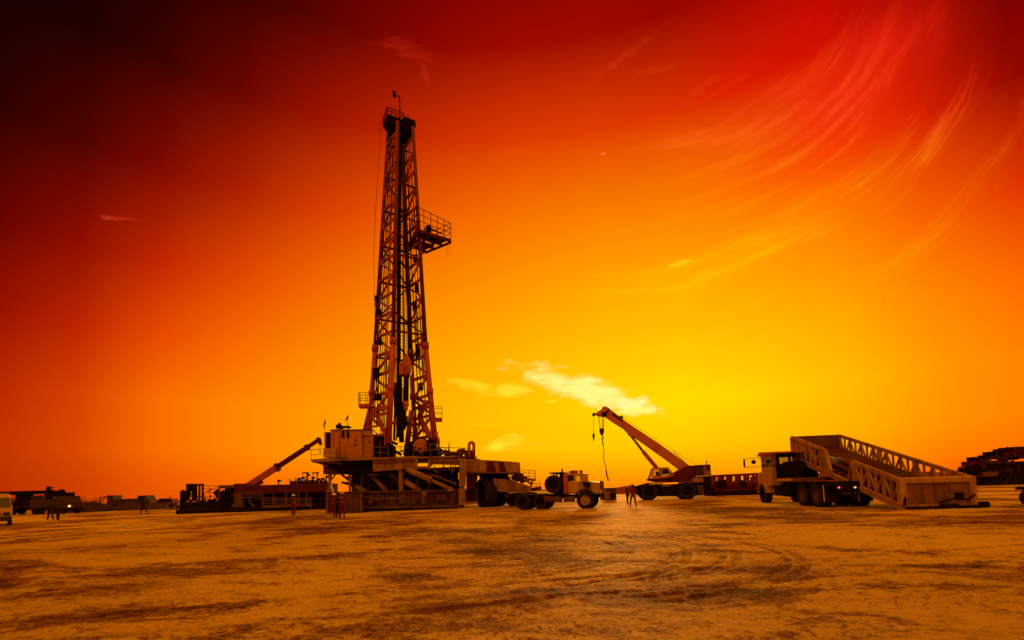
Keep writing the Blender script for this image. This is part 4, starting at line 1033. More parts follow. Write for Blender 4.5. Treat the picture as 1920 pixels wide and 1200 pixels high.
for px, py, r_ in ((1113.5, 776.5, .2), (1132, 777.5, .22), (1124, 777.5, .16), (1134, 764, .16)): a_ = cp(px, py, BV0); bh.tube(a_+Vector((0, .25, 0)), a_+Vector((0, .5, 0)), r_, n=16)
bh.beam(cp(1112, 777, BV0+.3), cp(1120, 777, BV0+.3), .14); build_each(bh, 'sheave', 'mid', bho)
ax = MB(); a_ = cp(1133, 777, BV0); ax.tube(a_+Vector((0, -.12, 0)), a_+Vector((0, -.06, 0)), .3, n=16); ax.prism(CF.poly([(1134, 773), (1141, 768), (1143, 770), (1136, 776)], BV0), BV0-.09, BV0-.061); ax.build('head_bracket', 'dark', bho)
bt = MB()
a0, b0 = Vector((*cp(1149.5, 777, BV0)[:],)), Vector((*cp(1168, 789.5, BV0)[:],)); d_ = (b0-a0)
nrm = Vector((-d_.z, 0, d_.x)).normalized()
def glyph(t, w, h): 
    c = a0+d_*t; e = d_.normalized()*w/2; f_ = nrm*h/2
    vs = [c-e-f_, c+e-f_, c+e+f_, c-e+f_]; vs = [v+Vector((0, dy, 0)) for dy in (-.025, -.002) for v in vs]
    bt.add(vs, [(0,1,2,3), (7,6,5,4), (0,4,5,1), (1,5,6,2), (2,6,7,3), (3,7,4,0)])
glyph(.04, .34, .12); glyph(.04, .12, .34)
for k in range(8): glyph(.20+.1*k, .11, .22)
bt.build('boom_lettering', 'dark', bo_)
ln = MB(); ln.prism(CF.poly([(1160, 780), (1166, 779), (1169, 782), (1167, 787)], BV0+.2), BV0+.2, BV0+.5); ln.build('boom_lamp', 'mid', bo_)
lc_ = MB(); a_, m_, b_ = cp(1183.5, 817.5, 1.5), cp(1206, 847, 1.5), cp(1232, 878, 1.5); lc_.tube(m_, b_, .23, n=14); lo = lc_.build('luffing_cylinder', 'red', crane)
lc_ = MB(); lc_.tube(a_, m_, .15, n=14); lc_.build('piston_rod', 'tan', lo)
wr = MB(); wr.tube(cp(1167, 783, 1.5), cp(1303, 871, 1.7), .02, n=4); wr.tube(cp(1262, 846, 1.5), cp(1290, 872, 1.6), .03, n=4); build_each(wr, 'hoist_rope', 'wire', crane)
hb = MB()
hb.tube(cp(1122, 779, 1.5), cp(1125.5, 803, 1.5), .045, n=5); hb.tube(cp(1129, 779, 1.5), cp(1129.5, 803, 1.5), .045, n=5); hb.tube(cp(1132.5, 779, 1.5), cp(1131.5, 803, 1.5), .045, n=5)
build_each(hb, 'hook_rope', 'red', crane)
hk = MB(); hk.prism(CF.poly([(1124, 803), (1132.5, 803), (1133, 809), (1130.5, 816), (1127, 816), (1124, 809)], 1.3), 1.3, 1.8); hko = hk.build('hook_block', 'dred', crane, .03)
hk = MB(); a_ = cp(1129, 807, 1.28); hk.tube(a_, a_+Vector((0, .54, 0)), .16, n=12); hk.build('sheave_pin', 'mid', hko)
hk = MB(); c = cp(1129.5, 820, 1.5); hk.path([c+Vector((0, 0, .25)), c+Vector((0, 0, .1))]+[c+Vector((.15*math.sin(t), 0, .15*math.cos(t)-.05)) for t in [R(a) for a in range(0, 271, 45)]], .055, n=8); hk.build('hook', 'dred', hko)
ba = MB(); ba.tube(cp(1113, 778, 1.5), cp(1113, 813, 1.5), .022, n=4); ba.build('auxiliary_rope', 'wire', crane)
ba = MB(); a_, b_, c_, d_ = cp(1113, 812, 1.5), cp(1113, 815, 1.5), cp(1113, 820, 1.5), cp(1113.3, 827, 1.5); ba.tube(a_, b_, .06, .13, n=12); ba.tube(b_, c_, .15, .13, n=12); ba.tube(c_, d_, .12, .03, n=10); ba.build('headache_ball', 'dred', crane)
# the sling rests on the hook and hangs free
sg = MB(); pts = [(1129.5, 822), (1130.5, 830), (1131.5, 840), (1132.5, 850), (1132, 858), (1131.6, 861), (1133.5, 868), (1136, 876), (1138, 888), (1141.5, 901), (1140, 901.5), (1137.5, 893), (1136, 881)]
sg.path([cp(x, y, 1.5) for x, y in pts], .045, n=6); sg.path([cp(x, y, 1.5) for x, y in ((1129.3, 822), (1129.8, 832), (1132.3, 842))], .035, n=6)
so_ = sg.build('lifting_sling', 'wire'); so_.location = CF.o; so_.rotation_euler = (0, 0, R(CF.deg)); tag(so_, 'thin dark kinked sling dangling from the hook of the crane', 'sling')

# ================================================================== FLATBED HAULING TRUCK (seen from behind and left)
BF = Frame(1530, 950.5, deg=-8)
bed = BF.thing('hauling_truck', 'cream winch bed truck seen from behind, under the raised steel catwalk', 'truck')
W = 2.8
def bp2(px, py, u=0.0): return BF.pu(px, py, u)
vf = bp2(1436, 942, .2).y
vf = min(vf, 9.6)
wr_ = .72
v1, v2 = bp2(1530.5, 930, 0).y, bp2(1512, 930, 0).y
v1, v2 = -.0, 1.75
for v in (v1, v2):
    for u in (.36, W-.36):
        w_ = wheel(bed, (u, v, wr_), wr_, .66, R(90) if u > 1 else R(90), 26, 'dtan')
        w_.rotation_euler = (0, 0, R(90) if u > 1 else R(-90))
for u in (.25, W-.25): 
    w_ = wheel(bed, (u, vf, .70), .70, .5, 0, 24, 'dark'); w_.rotation_euler = (0, 0, R(-90) if u < 1 else R(90))
c_ = MB(); zd = bp2(1500, 902, 0).z; zt_ = bp2(1500, 895, 0).z
c_.box(.9, 1.15, -1.1, vf+1.2, 1.0, 1.35); c_.box(W-1.15, W-.9, -1.1, vf+1.2, 1.0, 1.35); c_.box(.9, W-.9, -1.1, -.9, .9, 1.3)
for v in (0, 1.75, 5, 8, vf): c_.box(.8, W-.8, v-.1, v+.1, .65, 1.05)
c_.build('chassis', 'dark', bed)
dk_ = MB(); vb, vr = vf-2.6, 2.7; dk_.box(0, W, vr, vb, zd, zt_); dko = dk_.build('bed_deck', 'dtan', bed)
n = 7
for k in range(n):
    s_ = MB(); a = vr+.1+(vb-vr-.2)*k/n; b = vr+.1+(vb-vr-.2)*(k+1)/n; s_.box(-.03, 0, a, b-.02, zd+.03, zt_-.03); s_.build('side_marking', 'whitep' if k % 2 else 'boom', dko)
dr = MB(); dr.box(.0, W, -1.0, 2.7, 1.5, 1.54); dr.box(.1, W-.1, -.95, 2.7, 1.3, 1.5); dr.tube((.1, -1.0, 1.3), (W-.1, -1.0, 1.3), .18, n=16); dr.build('tail_roller_deck', 'dark', bed)
tkb = MB()
tkb.box(.15, .85, vr+1, vf-3.2, .55, zd-.05); tkb.box(.1, .9, vf-4.4, vf-2.0, .6, 1.35); tkb.box(W-.85, W-.15, vr+1, vf-2.2, .6, zd-.05); build_each(tkb, 'fuel_tank', 'dark', bed)
mf = MB()
for u0 in (.05, W-.85): m2_ = MB(); m2_.box(u0, u0+.75, -.92, -.86, .32, 1.35); mo_ = m2_.build('mudflap', 'dark', bed); e_ = MB(); e_.box(u0-.01, u0+.02, -.94, -.85, .35, 1.35); e_.build('edge_strip', 'whitep', mo_)
for u, v, mt_, z in ((.75, -1.8, 'tail', .0), (1.62, -1.8, 'olamp', -.02)):
    a_ = bp2(1550, 915, u) if mt_ == 'tail' else None
    l_ = MB(); zz_ = 1.18+z; l_.tube((u, -1.24, zz_), (u, -1.16, zz_), .06, n=12); l_.build('tail_light', mt_, bed)
tb_ = MB(); tb_.box(.6, W-.1, -1.18, -1.1, .95, 1.25); tb_.box(.7, 2.6, -1.14, -1.1, .72, .95); tbo = tb_.build('tail_panel', 'dark', bed)
for k in range(7): l_ = MB(); l_.box(1.85+.12*k, 1.92+.12*k, -1.20, -1.18, 1.06, 1.13); l_.build('reflector', 'rail', tbo)
for k in range(6):
    if k != 3: l_ = MB(); l_.box(.95+.16*k, 1.03+.16*k, -1.16, -1.14, .78, .85); l_.build('reflector', 'rail', tbo)
# cab
cb_ = MB(); vc0, vc1 = vf-1.55, vf+.35; z0c, z1c, z2c = 1.35, bp2(1445, 878, .1).z, bp2(1445, 856, .1).z
z1c = 2.75; z2c = max(z2c, 3.7)
cb_.box(.15, W-.15, vc0, vc1, z0c, z1c); cb_.box(.15, W-.15, vc0-.2, vc1+.1, z2c-.14, z2c)
for u in (.15, W-.27):
    for v in (vc0, vc1-.12, (vc0+vc1)/2): cb_.box(u, u+.12, v, v+.12, z1c, z2c-.1)
cb_.box(1.4, 1.55, vc0, vc0+.08, z1c, z2c-.1); cb_.box(.15, .8, vc0, vc0+.1, z1c, z2c-.1); cb_.box(2.2, W-.15, vc0, vc0+.1, z1c, z2c-.1)
cb_.box(.15, W-.15, vc0, vc0+.06, z1c, z1c+.25)
cbo_ = cb_.build('cab', 'cream', bed, .03)
g_ = MB(); g_.box(.85, 2.15, vc0+.02, vc0+.04, z1c+.25, z2c-.15); g_.build('rear_window', 'clear', cbo_)
g_ = MB(); g_.box(.25, W-.25, vc1-.04, vc1-.01, z1c, z2c-.12); g_.build('windscreen', 'clear', cbo_)
g_ = MB(); g_.box(.17, .2, vc0+.15, vc1-.15, z1c+.02, z2c-.14); g_.build('side_window', 'glass', cbo_)
vz = MB(); vz.box(.0, W, vc0-1.6, vc1+.3, z2c+.02, z2c+.12); vz.box(.1, 1.6, vc1-.3, vc1+.3, z2c+.12, z2c+.32); vz.build('roof_rack', 'red', bed)
bk = MB(); bk.box(.45, W-.1, vc0-.35, vc0-.12, zt_, z1c+.1)
for u in (.45, 1.3, 2.2, W-.25): bk.box(u, u+.13, vc0-.35, vc0-.2, zt_, z2c+.05)
bk.box(.45, W-.1, vc0-.34, vc0-.22, z2c-.2, z2c); bk.build('headache_rack', 'dark', bed)
wn_ = MB(); wn_.tube((.7, vc0-1.4, zt_+.6), (W-.4, vc0-1.4, zt_+.6), .6, n=18); wn_.box(.6, .75, vc0-2, vc0-.9, zt_, zt_+1.2); wn_.box(W-.5, W-.35, vc0-2, vc0-.9, zt_, zt_+1.2); wn_.build('winch', 'dark', bed)
tk_ = MB(); tk_.tube((1.2, 4.6, zt_+.65), (1.2, 6.0, zt_+.65), .62, n=20); tk_.build('oil_drum', 'dark', bed)
ex = MB(); ex.tube((W-.35, vc0-.5, zt_), (W-.35, vc0-.5, z2c+.1), .09); build_each(ex, 'exhaust_stack', 'chrome', bed)
hd_ = MB(); hd_.prism([(.45, 1.35), (W-.45, 1.35), (W-.45, 2.35), (W-.6, 2.5), (.6, 2.5), (.45, 2.35)], vc1, vc1+1.6); hd_.build('bonnet', 'cream', bed, .04)
for u0, u1 in ((-.08, .6), (W-.6, W+.08)):
    pts = [(vf+.88*math.cos(t), .72+.88*math.sin(t)) for t in [R(a) for a in range(5, 176, 17)]]; f_ = MB()
    rings = [[(u, v, z) for v, z in pts] for u in (u0, u1)]
    inner = [[(u, vf+(v-vf)*.93, .72+(z-.72)*.93) for v, z in pts] for u in (u0, u1)]
    k = len(pts); vs = rings[0]+rings[1]+inner[1]+inner[0]; f_.add(vs, [(j*k+i, j*k+i+1, ((j+1) % 4)*k+i+1, ((j+1) % 4)*k+i) for j in range(4) for i in range(k-1)])
    f_.build('front_mudguard', 'cream', bed)
mr_ = MB(); zm0, zm1 = z1c+.15, z1c+.85
mr_.path([(.15, vc1, zm1), (-1.05, vc1+.2, zm1-.05), (-1.05, vc1+.2, zm0-.05), (.15, vc1, zm0)], .025, n=5); mr_.beam((.15, vc1, zm1), (-.5, vc1+.1, zm0), .02); mro = mr_.build('mirror_frame', 'cream', cbo_)
m3 = MB(); m3.box(-1.12, -.99, vc1+.12, vc1+.18, zm0, zm1-.1); m3.build('mirror', 'dark', mro)
m3 = MB(); m3.tube((-.38, vc1+.02, zm0+.38), (-.38, vc1+.07, zm0+.38), .17, n=16); m3.build('round_mirror', 'dark', mro)

# ================================================================== CATWALK (open-topped lattice tray lying on the truck tail)
NL = BF.wor(BF.p(1690, 951, BF.p(1690, 955, 0).y)) if False else None
def wp(px, py, Y):
    d = FV + RV*((px-960)/FPX) + UV*((CY-py)/FPX); k = Y/d.y; return Vector((d.x*k, d.y*k, CAM_H+d.z*k))
nl, fl_ = wp(1691, 952, 23.6), wp(1487.5, 858, 34.5)
nl.z = max(nl.z, .12)
D = fl_-nl; Dn = D.normalized(); Wv = Vector((D.y, -D.x, 0)).normalized(); Wd = 3.35
Un = Wv.cross(Dn).normalized()
if Un.z < 0: Un = -Un
up_near = Vector((0, 0, 1))
cat = thing('catwalk', 'long sloping cream steel lattice catwalk with pipe rows inside, propped on the hauling truck', 'catwalk', (nl.x, nl.y, 0))
L = D.length; H = 1.38; H2 = 1.56
O_ = Vector((nl.x, nl.y, 0))
def kp(t, w, h): return nl+D*t+Wv*w+Vector((0, 0, h*(1+(H2/H-1)*max(t, 0))))-O_
sh = MB()
for w in (0, Wd):
    f_ = MB()
    f_.beam(kp(0, w, H), kp(1, w, H*.98), .14, .21) if w else (f_.beam(kp(0, w, H), kp(.345, w, H), .14, .21), f_.beam(kp(.60, w, H), kp(1, w, H), .14, .21))
    f_.beam(kp(-.01, w, 0), kp(1, w, 0), .2, .30)
    N = 18; gap = range(7, 11)
    for k in range(N+1):
        t = k/N
        if w == 0 and k in range(7, 11): continue
        f_.beam(kp(t, w, .1), kp(t, w, H-.05), .10 if k % 2 else .14, .08)
        if k < N and not (w == 0 and 6 <= k < 11):
            a, b = (t, (k+1)/N) if k % 2 else ((k+1)/N, t); f_.beam(kp(a, w, .15), kp(b, w, H-.1), .09)
    for k in ((0, 6, 11, 18)): f_.beam(kp(k/N, w, .1), kp(k/N, w, H), .2, .22)
    if w == 0:
        f_.beam(kp(.345, w, H), kp(.385, w, .2), .2, .14); f_.beam(kp(.60, w, H), kp(.56, w, .2), .2, .14)
    o_ = f_.build('side_truss', 'cattan', cat)
e_ = MB(); e_.box(-9, -8, 0, 0, 0, 0) if False else None
def slab(mb, t0, t1, w0, w1, h0, h1):
    vs = [kp(t, w, h) for h in (h0, h1) for t, w in ((t0, w0), (t1, w0), (t1, w1), (t0, w1))]
    mb.add(vs, [(3,2,1,0), (4,5,6,7), (0,1,5,4), (1,2,6,5), (2,3,7,6), (3,0,4,7)])
ef = MB()
T1 = .012
slab(ef, -.012, T1, -.1, .2, -.1, H+.1); slab(ef, -.012, T1, Wd-.2, Wd+.1, -.1, H+.1); slab(ef, -.012, T1, .2, Wd-.2, H-.12, H+.1); slab(ef, -.006, T1, .2, Wd-.2, -.1, .12)
efo = ef.build('end_frame', 'cattan', cat)
ep = MB(); slab(ep, 0, .006, .2, Wd-.2, .12, H-.12); ep.build('end_panel', 'dtan2', efo)
eb = MB()
slab(eb, -.004, 0, Wd*.47, Wd*.5, .14, H-.2); slab(eb, -.003, 0, Wd*.68, Wd*.69, H-.75, H-.3); slab(eb, -.003, 0, Wd*.66, Wd*.88, .78, .8)
build_each(eb, 'panel_rib', 'dtan', efo)
eb = MB(); slab(eb, -.004, 0, Wd*.74, Wd*.87, .42, .68); eb.build('vent', 'dark', efo)
fe = MB(); slab(fe, .99, 1.0, 0, Wd, .0, H+.05); fe.build('far_end_panel', 'dtan', cat)
ft_ = MB(); slab(ft_, 0, 1, .15, Wd-.15, -.1, .05); ft_.build('floor', 'dred', cat)
tr2 = MB()
for k in range(7):
    w = .55+k*(Wd-1.1)/6
    tr2.tube(kp(.03, w, .5+.05*(k % 2)), kp(.97, w, .5+.05*(k % 2)), .14, n=10)
for k in range(6):
    w = .8+k*(Wd-1.6)/5; tr2.tube(kp(.05, w, .78), kp(.93, w, .78), .12, n=10)
build_each(tr2, 'drill_pipe', 'pipe', cat, -.02)
cr2 = MB()
for k in range(1, 16): cr2.beam(kp(k/16, .1, .28), kp(k/16, Wd-.1, .28), .14, .12)
build_each(cr2, 'cross_member', 'dtan', cat)
bs = MB(); a_ = kp(0, 0, 0); bs.beam(kp(-.02, .1, -.02)+Vector((0, 0, -.02)), kp(-.02, Wd+.2, -.02), .4, .22); bs.tube(kp(-.02, Wd+.1, .1), kp(-.02, Wd+.42, .1), .18, n=14); bs.tube(kp(-.02, 1.7, -.0), kp(-.02, 2.4, -.0), .2, n=12)
bs.tube(kp(-.015, .0, .1), kp(-.015, .1, .55), .05); bs.build('base_roller', 'dark', cat)
hz = MB(); hz.path([kp(-.02, 1.6, .25), kp(-.025, 2.2, .45), kp(-.022, 2.9, .4), kp(-.02, Wd-.1, .6)], .05); hz.build('rope', 'dark', cat)

# ================================================================== PEOPLE
_pp = {}
def person_mesh(pose):
    if pose in _pp: return _pp[pose]
    J = {}; E = []
    def j(n, p, r, parent=None):
        J[n] = (Vector(p), r)
        if parent: E.append((parent, n))
    sp = {'stand': (.10, .10, 0, 0), 'wide': (.20, .20, .06, -.06), 'walk': (.10, .10, .26, -.24), 'chat': (.09, .10, .04, 0), 'back': (.11, .11, 0, .03)}[pose]
    j('pelvis', (0, 0, .94), .155); j('waist', (0, 0, 1.08), .135, 'pelvis'); j('chest', (0, .01, 1.30), .165, 'waist'); j('neck', (0, .01, 1.48), .07, 'chest'); j('head', (0, .02, 1.60), .095, 'neck'); j('crown', (0, .01, 1.70), .085, 'head')
    j('nose', (0, .125, 1.59), .018, 'head')
    for s_, sx, fy in ((-1, sp[0], sp[2]), (1, sp[1], sp[3])):
        n = 'L' if s_ < 0 else 'R'
        j('hip'+n, (s_*.10, 0, .88), .115, 'pelvis'); j('knee'+n, (s_*(.10+sx)/2*1.1, fy*.55+.03, .50), .075, 'hip'+n); j('ank'+n, (s_*sx*1.15, fy, .10), .055, 'knee'+n); j('toe'+n, (s_*sx*1.2, fy+.17, .045), .045, 'ank'+n)
        j('sh'+n, (s_*.19, 0, 1.42), .075, 'chest')
        if pose in ('stand', 'wide', 'back'): el_, wr_ = (s_*.27, -.02, 1.14), (s_*.28, .06, .90)
        elif pose == 'walk': el_, wr_ = (s_*.26, -s_*.12, 1.14), (s_*.25, -s_*.22+.08, .93)
        else: el_, wr_ = (s_*.29, .02, 1.15), (s_*.12, .24, 1.12)
        j('el'+n, el_, .050, 'sh'+n); j('wr'+n, wr_, .033, 'el'+n)
        w = Vector(wr_); d = (w-Vector(el_)).normalized(); pm = w+d*.085; j('palm'+n, pm, .032, 'wr'+n)
        side = d.cross(Vector((s_, 0, 0))).normalized() if abs(d.x) < .9 else Vector((0, 1, 0))
        for k in range(4):
            o_ = side*(.027-.018*k); ln = (.075, .085, .08, .062)[k]
            j('f%d%s' % (k, n), pm+o_+d*.035, .0095, 'palm'+n); j('g%d%s' % (k, n), pm+o_+d*(.035+ln*.6)+Vector((-s_*.008, 0, 0)), .009, 'f%d%s' % (k, n)); j('h%d%s' % (k, n), pm+o_*.9+d*(.03+ln)+Vector((-s_*.026, 0, 0)), .008, 'g%d%s' % (k, n))
        j('t%s' % n, w+d*.04+side*.045, .011, 'wr'+n); j('u%s' % n, w+d*.085+side*.06, .010, 't%s' % n)
    names = list(J); me = bpy.data.meshes.new('person'); me.from_pydata([J[n][0] for n in names], [(names.index(a), names.index(b)) for a, b in E], [])
    o = bpy.data.objects.new('person', me); COL.objects.link(o)
    sk_ = o.modifiers.new('skin', 'SKIN'); sk_.use_smooth_shade = True
    for i, n in enumerate(names): d = me.skin_vertices[0].data[i]; d.radius = (J[n][1], J[n][1]*(.72 if n in ('chest', 'pelvis', 'waist') else 1)); d.use_root = (n == 'pelvis')
    sb = o.modifiers.new('sub', 'SUBSURF'); sb.levels = 2; sb.render_levels = 2
    dg_ = bpy.context.evaluated_depsgraph_get(); dg_.update()
    out = bpy.data.meshes.new_from_object(o.evaluated_get(dg_)); bpy.data.objects.remove(o)
    wr_z = [J['wrL'][0], J['wrR'][0]]
    for p in out.polygons:
        p.use_smooth = True; c = p.center
        hand = any((c-w).length < .2 and (c-w).dot(w-e) > -.005 for w, e in ((J['wrL'][0], J['elL'][0]), (J['wrR'][0], J['elR'][0])))
        p.material_index = 2 if c.z < .14 else 1 if (c.z > 1.475 and abs(c.x) < .16) or hand else 0
    _pp[pose] = out; return out
def person(px, py, label, pose='stand', face=180, cloth='coverall', hat='white', scale=1.0, Y=None, group=None, stripe=True):
    f = Frame(px, py) if Y is None else Frame(px, py, Y)
    t_ = thing('person', label, 'person', f.o, R(face), group); t_.scale = (scale,)*3
    me = person_mesh(pose).copy()
    me.materials.clear()
    for m_ in (cloth, 'skin', 'boot'): me.materials.append(MT[m_])
    b = bpy.data.objects.new('body', me); COL.objects.link(b); b.parent = t_
    if hat:
        h = MB(); h.ball((0, .01, 1.665), .125, .145, .125, 14, 6, 0.0); n = 18
        r0 = [(.128*math.cos(2*math.pi*i/n), .01+.148*math.sin(2*math.pi*i/n), 1.668) for i in range(n)]; r1 = [(.15*math.cos(2*math.pi*i/n), .02+(.19 if math.sin(2*math.pi*i/n) > 0 else .165)*math.sin(2*math.pi*i/n), 1.655) for i in range(n)]; r2 = [(x, y, z-.012) for x, y, z in r1]
        h.loft([r0, r1, r2], cap=False); h.build('hard_hat', hat, t_)
    if stripe:
        s_ = MB()
        for z, rx, ry in ((1.36, .20, .145), (1.08, .165, .125)):
            n = 20; rg2 = [[(rx*k*math.cos(2*math.pi*i/n), .005+ry*k*math.sin(2*math.pi*i/n), z+dz) for i in range(n)] for k, dz in ((1, 0), (1.02, .005), (1.02, .045), (1, .05))]
            s_.loft(rg2, cap=False)
        build_each(s_, 'reflective_band', 'stripe', t_)
    return t_
G1 = 'workers talking in front of the rig cabinet'
person(626, 972, 'worker in dark red coverall and white helmet, left of the three beside the metal cabinet', 'chat', -60, 'coverall', 'white', 1.0, group=G1)
person(634, 971, 'worker in dark clothes standing between two others at the metal cabinet', 'stand', 170, 'dcloth', None, .97, group=G1, stripe=False)
person(641.5, 971.5, 'worker in red coverall and yellowish helmet, back turned, right of the three at the cabinet', 'back', 10, 'coverall', 'yhat', 1.04, group=G1)
person(550.5, 967, 'lone worker in white helmet facing the pipe unit, left of the rig', 'stand', 75, 'coverall', 'white', 1.02)
person(1187.5, 950.5, 'worker in orange coverall standing with legs apart in front of the crane', 'wide', 160, 'ocover', 'dark', 1.0, stripe=False)
person(1176.5, 945, 'dark clothed worker standing behind the worker in orange near the crane', 'stand', -90, 'dcloth', 'yhat', .95)
person(94, 976, 'dark clothed person on the left of a pair near the minibus', 'wide', 20, 'dcloth', None, 1.05, stripe=False)
person(108, 976, 'dark clothed person on the right of a pair near the minibus', 'stand', -20, 'dcloth', None, .98, stripe=False)
person(269, 963.5, 'dark clothed person walking alone far off on the left', 'walk', -80, 'dcloth', None, 1.2, stripe=False)

# ================================================================== CABINET BY THE RIG
KF = Frame(612, 964, deg=9)
kt = KF.thing('metal_cabinet', 'low dark brown metal cabinet with double doors standing by the rig', 'cabinet')
c = MB(); a_, b_ = KF.p(612, 922.5, 0), KF.p(678, 961, 0)
c.box(a_.x, b_.x, .05, 1.9, .1, a_.z-.08); co_ = c.build('carcass', 'mid', kt)
c = MB(); c.box(a_.x-.05, b_.x+.05, -.02, 1.95, a_.z-.08, a_.z); c.build('lid', 'dtan', kt)
fr_ = MB()
for px in (613, 646.5, 677): p_ = KF.p(px, 940, 0); fr_.box(p_.x-.08, p_.x+.08, 0, .06, .05, a_.z-.085)
build_each(fr_, 'door_post', 'dtan', kt)
for x0, x1, m_ in ((616, 626, 'dred'), (627, 644, 'dred'), (649, 661, 'skid'), (662.5, 675, 'skid')):
    u0, u1 = KF.p(x0, 926, .03), KF.p(x1, 958, .03); d_ = MB(); d_.box(u0.x, u1.x, .02, .05, .2, a_.z-.2); d_.build('door', m_, kt)
u0 = KF.p(674, 953, -.6); 
bb_ = Frame(683, 960, deg=9); bt_ = bb_.thing('steel_block', 'pale steel block on the ground beside the metal cabinet', 'block'); m_ = MB(); m_.box(-.2, .55, 0, .5, .02, .32); m_.box(-.28, -.2, .1, .4, .05, .27); m_.box(.55, .75, .15, .35, .02, .2); m_.build('casting', 'dtan', bt_, .03)

# ================================================================== PIPE HANDLING UNIT, WALKWAY UNIT, BOOM TRUCK (left of the rig)
UF = Frame(470, Y=53.4, deg=4)
def up_(px, py, v=0.0): return UF.p(px, py, v)
pu_ = UF.thing('pump_unit', 'dark skid with railed pipe frame and pumps, farthest left of the rig equipment', 'pump unit')
m_ = MB(); rbox(m_, UF, 341, 942, 430, 960, 0, 4); rbox(m_, UF, 330, 955, 470, 960.5, -.3, 4.5); rbox(m_, UF, 408, 922, 430, 940, .6, 3.5); m_.build('skid_body', 'dark', pu_)
m_ = MB(); m_.tube(up_(343.5, 958, .6), up_(343.5, 921, .6), .32, n=16); m_.tube(up_(343.5, 921, .6), up_(343.5, 918.5, .6), .28, .1, n=16); m_.build('vertical_cylinder', 'dark', pu_)
m_ = MB()
for x in (351, 354, 361.5, 364.5, 368, 374, 380): m_.beam(up_(x, 939, .4), up_(x, 908, .4), .16)
m_.beam(up_(350, 909, .4), up_(381, 909, .4), .3, .2); m_.prism(UF.poly([(350, 908), (360, 908), (360, 914), (354, 928), (350, 928)], .3), .3, .5); m_.beam(up_(344, 931, .4), up_(381, 931, .4), .12); m_.beam(up_(344, 926, .4), up_(372, 926, .4), .09); m_.beam(up_(344, 921, .4), up_(352, 933, .4), .2)
for x in range(351, 380, 4): m_.beam(up_(x, 909, .4), up_(x, 906.5, .4), .07)
m_.build('pipe_frame', 'dark', pu_)
m_ = MB(); m_.rail([up_(381, 939, .3), up_(405, 939, .3)], 1.75, .9, .035, (.3, .55, .8, 1)); m_.beam(up_(388, 922, .5), up_(398, 917, .5), .1); build_each(m_, 'railing', 'dred', pu_)
m_ = MB()
for k in range(46):
    x = random.uniform(346, 436); p_ = up_(x, random.uniform(928, 944), .3); m_.beam(p_, p_+Vector((random.uniform(-.6, .6), .2, random.uniform(-.4, .4))), random.uniform(.08, .25))
m_.tube(up_(405, 921, .6), up_(416, 934, .6), .4); m_.tube(up_(422, 921, .6), up_(414, 934, .6), .35); m_.tube(up_(425, 919, .5), up_(437, 919, .5), .45, n=16)
build_each(m_, 'pump', 'dark', pu_)
m_ = MB(); rbox(m_, UF, 409, 910, 438, 915, .2, 2.6); rbox(m_, UF, 409, 910, 411, 938, .2, .4); m_.build('shelter_roof', 'dtan', pu_)
m_ = MB()
for k in range(9): rbox(m_, UF, 352+k*4.6, 953.5, 354.5+k*4.6, 955.5, -.33, -.3)
build_each(m_, 'reflector', 'mid', pu_)

wu = UF.thing('pipe_walkway_unit', 'long dark red tank unit with railed walkway and upright pipe ends behind the lone worker', 'tank unit')
m_ = MB(); rbox(m_, UF, 455, 910.5, 616, 922, .6, 4.2); wuo = m_.build('red_tank', 'dred', wu, .04)
m_ = MB(); rbox(m_, UF, 438, 907, 458, 922, .3, 3); m_.build('control_box', 'dred', wu, .03)
m_ = MB(); rbox(m_, UF, 438, 922, 452, 952, .5, 3); rbox(m_, UF, 432, 938, 456, 953, .4, .6); m_.build('stair_housing', 'dtan', wu, .02)
m_ = MB(); rbox(m_, UF, 456, 926, 616, 953, 1.6, 4.4); m_.build('tank_body', 'dark', wu)
m_ = MB()
for k in range(60):
    x = random.uniform(458, 612); y = random.uniform(923, 950); p_ = up_(x, y, 1.3); m_.beam(p_, p_+Vector((random.uniform(-.9, .9), random.uniform(-.2, .2), random.uniform(-.5, .5))), random.uniform(.05, .2))
build_each(m_, 'pipework', 'mid2', wu)
m_ = MB()
for k in range(34):
    x = random.uniform(545, 616); p_ = up_(x, 911, 1.2+k*.05); m_.beam(p_, p_+Vector((random.uniform(-.4, .4), 0, random.uniform(.2, 1.0))), random.uniform(.05, .16))
build_each(m_, 'valve_stem', 'pipe', wu)
m_ = MB(); rbox(m_, UF, 448, 951, 618, 957, .2, 4.4); m_.build('skid', 'dark', wu)
m_ = MB(); rbox(m_, UF, 492, 947.5, 583, 949.5, .1, 1.5); m_.build('walkway', 'dtan', wu)
m_ = MB(); m_.rail([up_(492, 948, .1), up_(583, 948, .1)], up_(492, 934, .1).z-up_(492, 948, .1).z, 1.3, .03, (.35, .7, 1)); m_.build('walkway_railing', 'rail', wu)
m_ = MB(); m_.rail([up_(448, 938, .2), up_(488, 938, .2)], up_(448, 923, .2).z-up_(448, 938, .2).z, 1.0, .03, (.35, .7, 1)); m_.build('stair_railing', 'rail', wu)
m_ = MB(); m_.beam(up_(466, 938, .1), up_(477, 952, .1), .12); m_.beam(up_(582, 948, .1), up_(586, 957, .1), .1); build_each(m_, 'stair', 'dtan', wu)
m_ = MB()
for x in (493, 512, 536, 550, 560, 575): m_.beam(up_(x, 922, .55), up_(x, 951, .55), .1)
build_each(m_, 'post', 'dtan', wu)
m_ = MB()
for x, yt in ((522, 901), (561, 897), (568, 895), (577, 890), (586, 895), (596, 898), (604, 897), (612, 893)): 
    m_.tube(up_(x, 911, 1.6), up_(x, yt, 1.6), .07); rbox(m_, UF, x-2.4, yt-1.2, x+2.4, yt+2.4, 1.4, 1.8)
build_each(m_, 'lamp_stand', 'dark', wu)
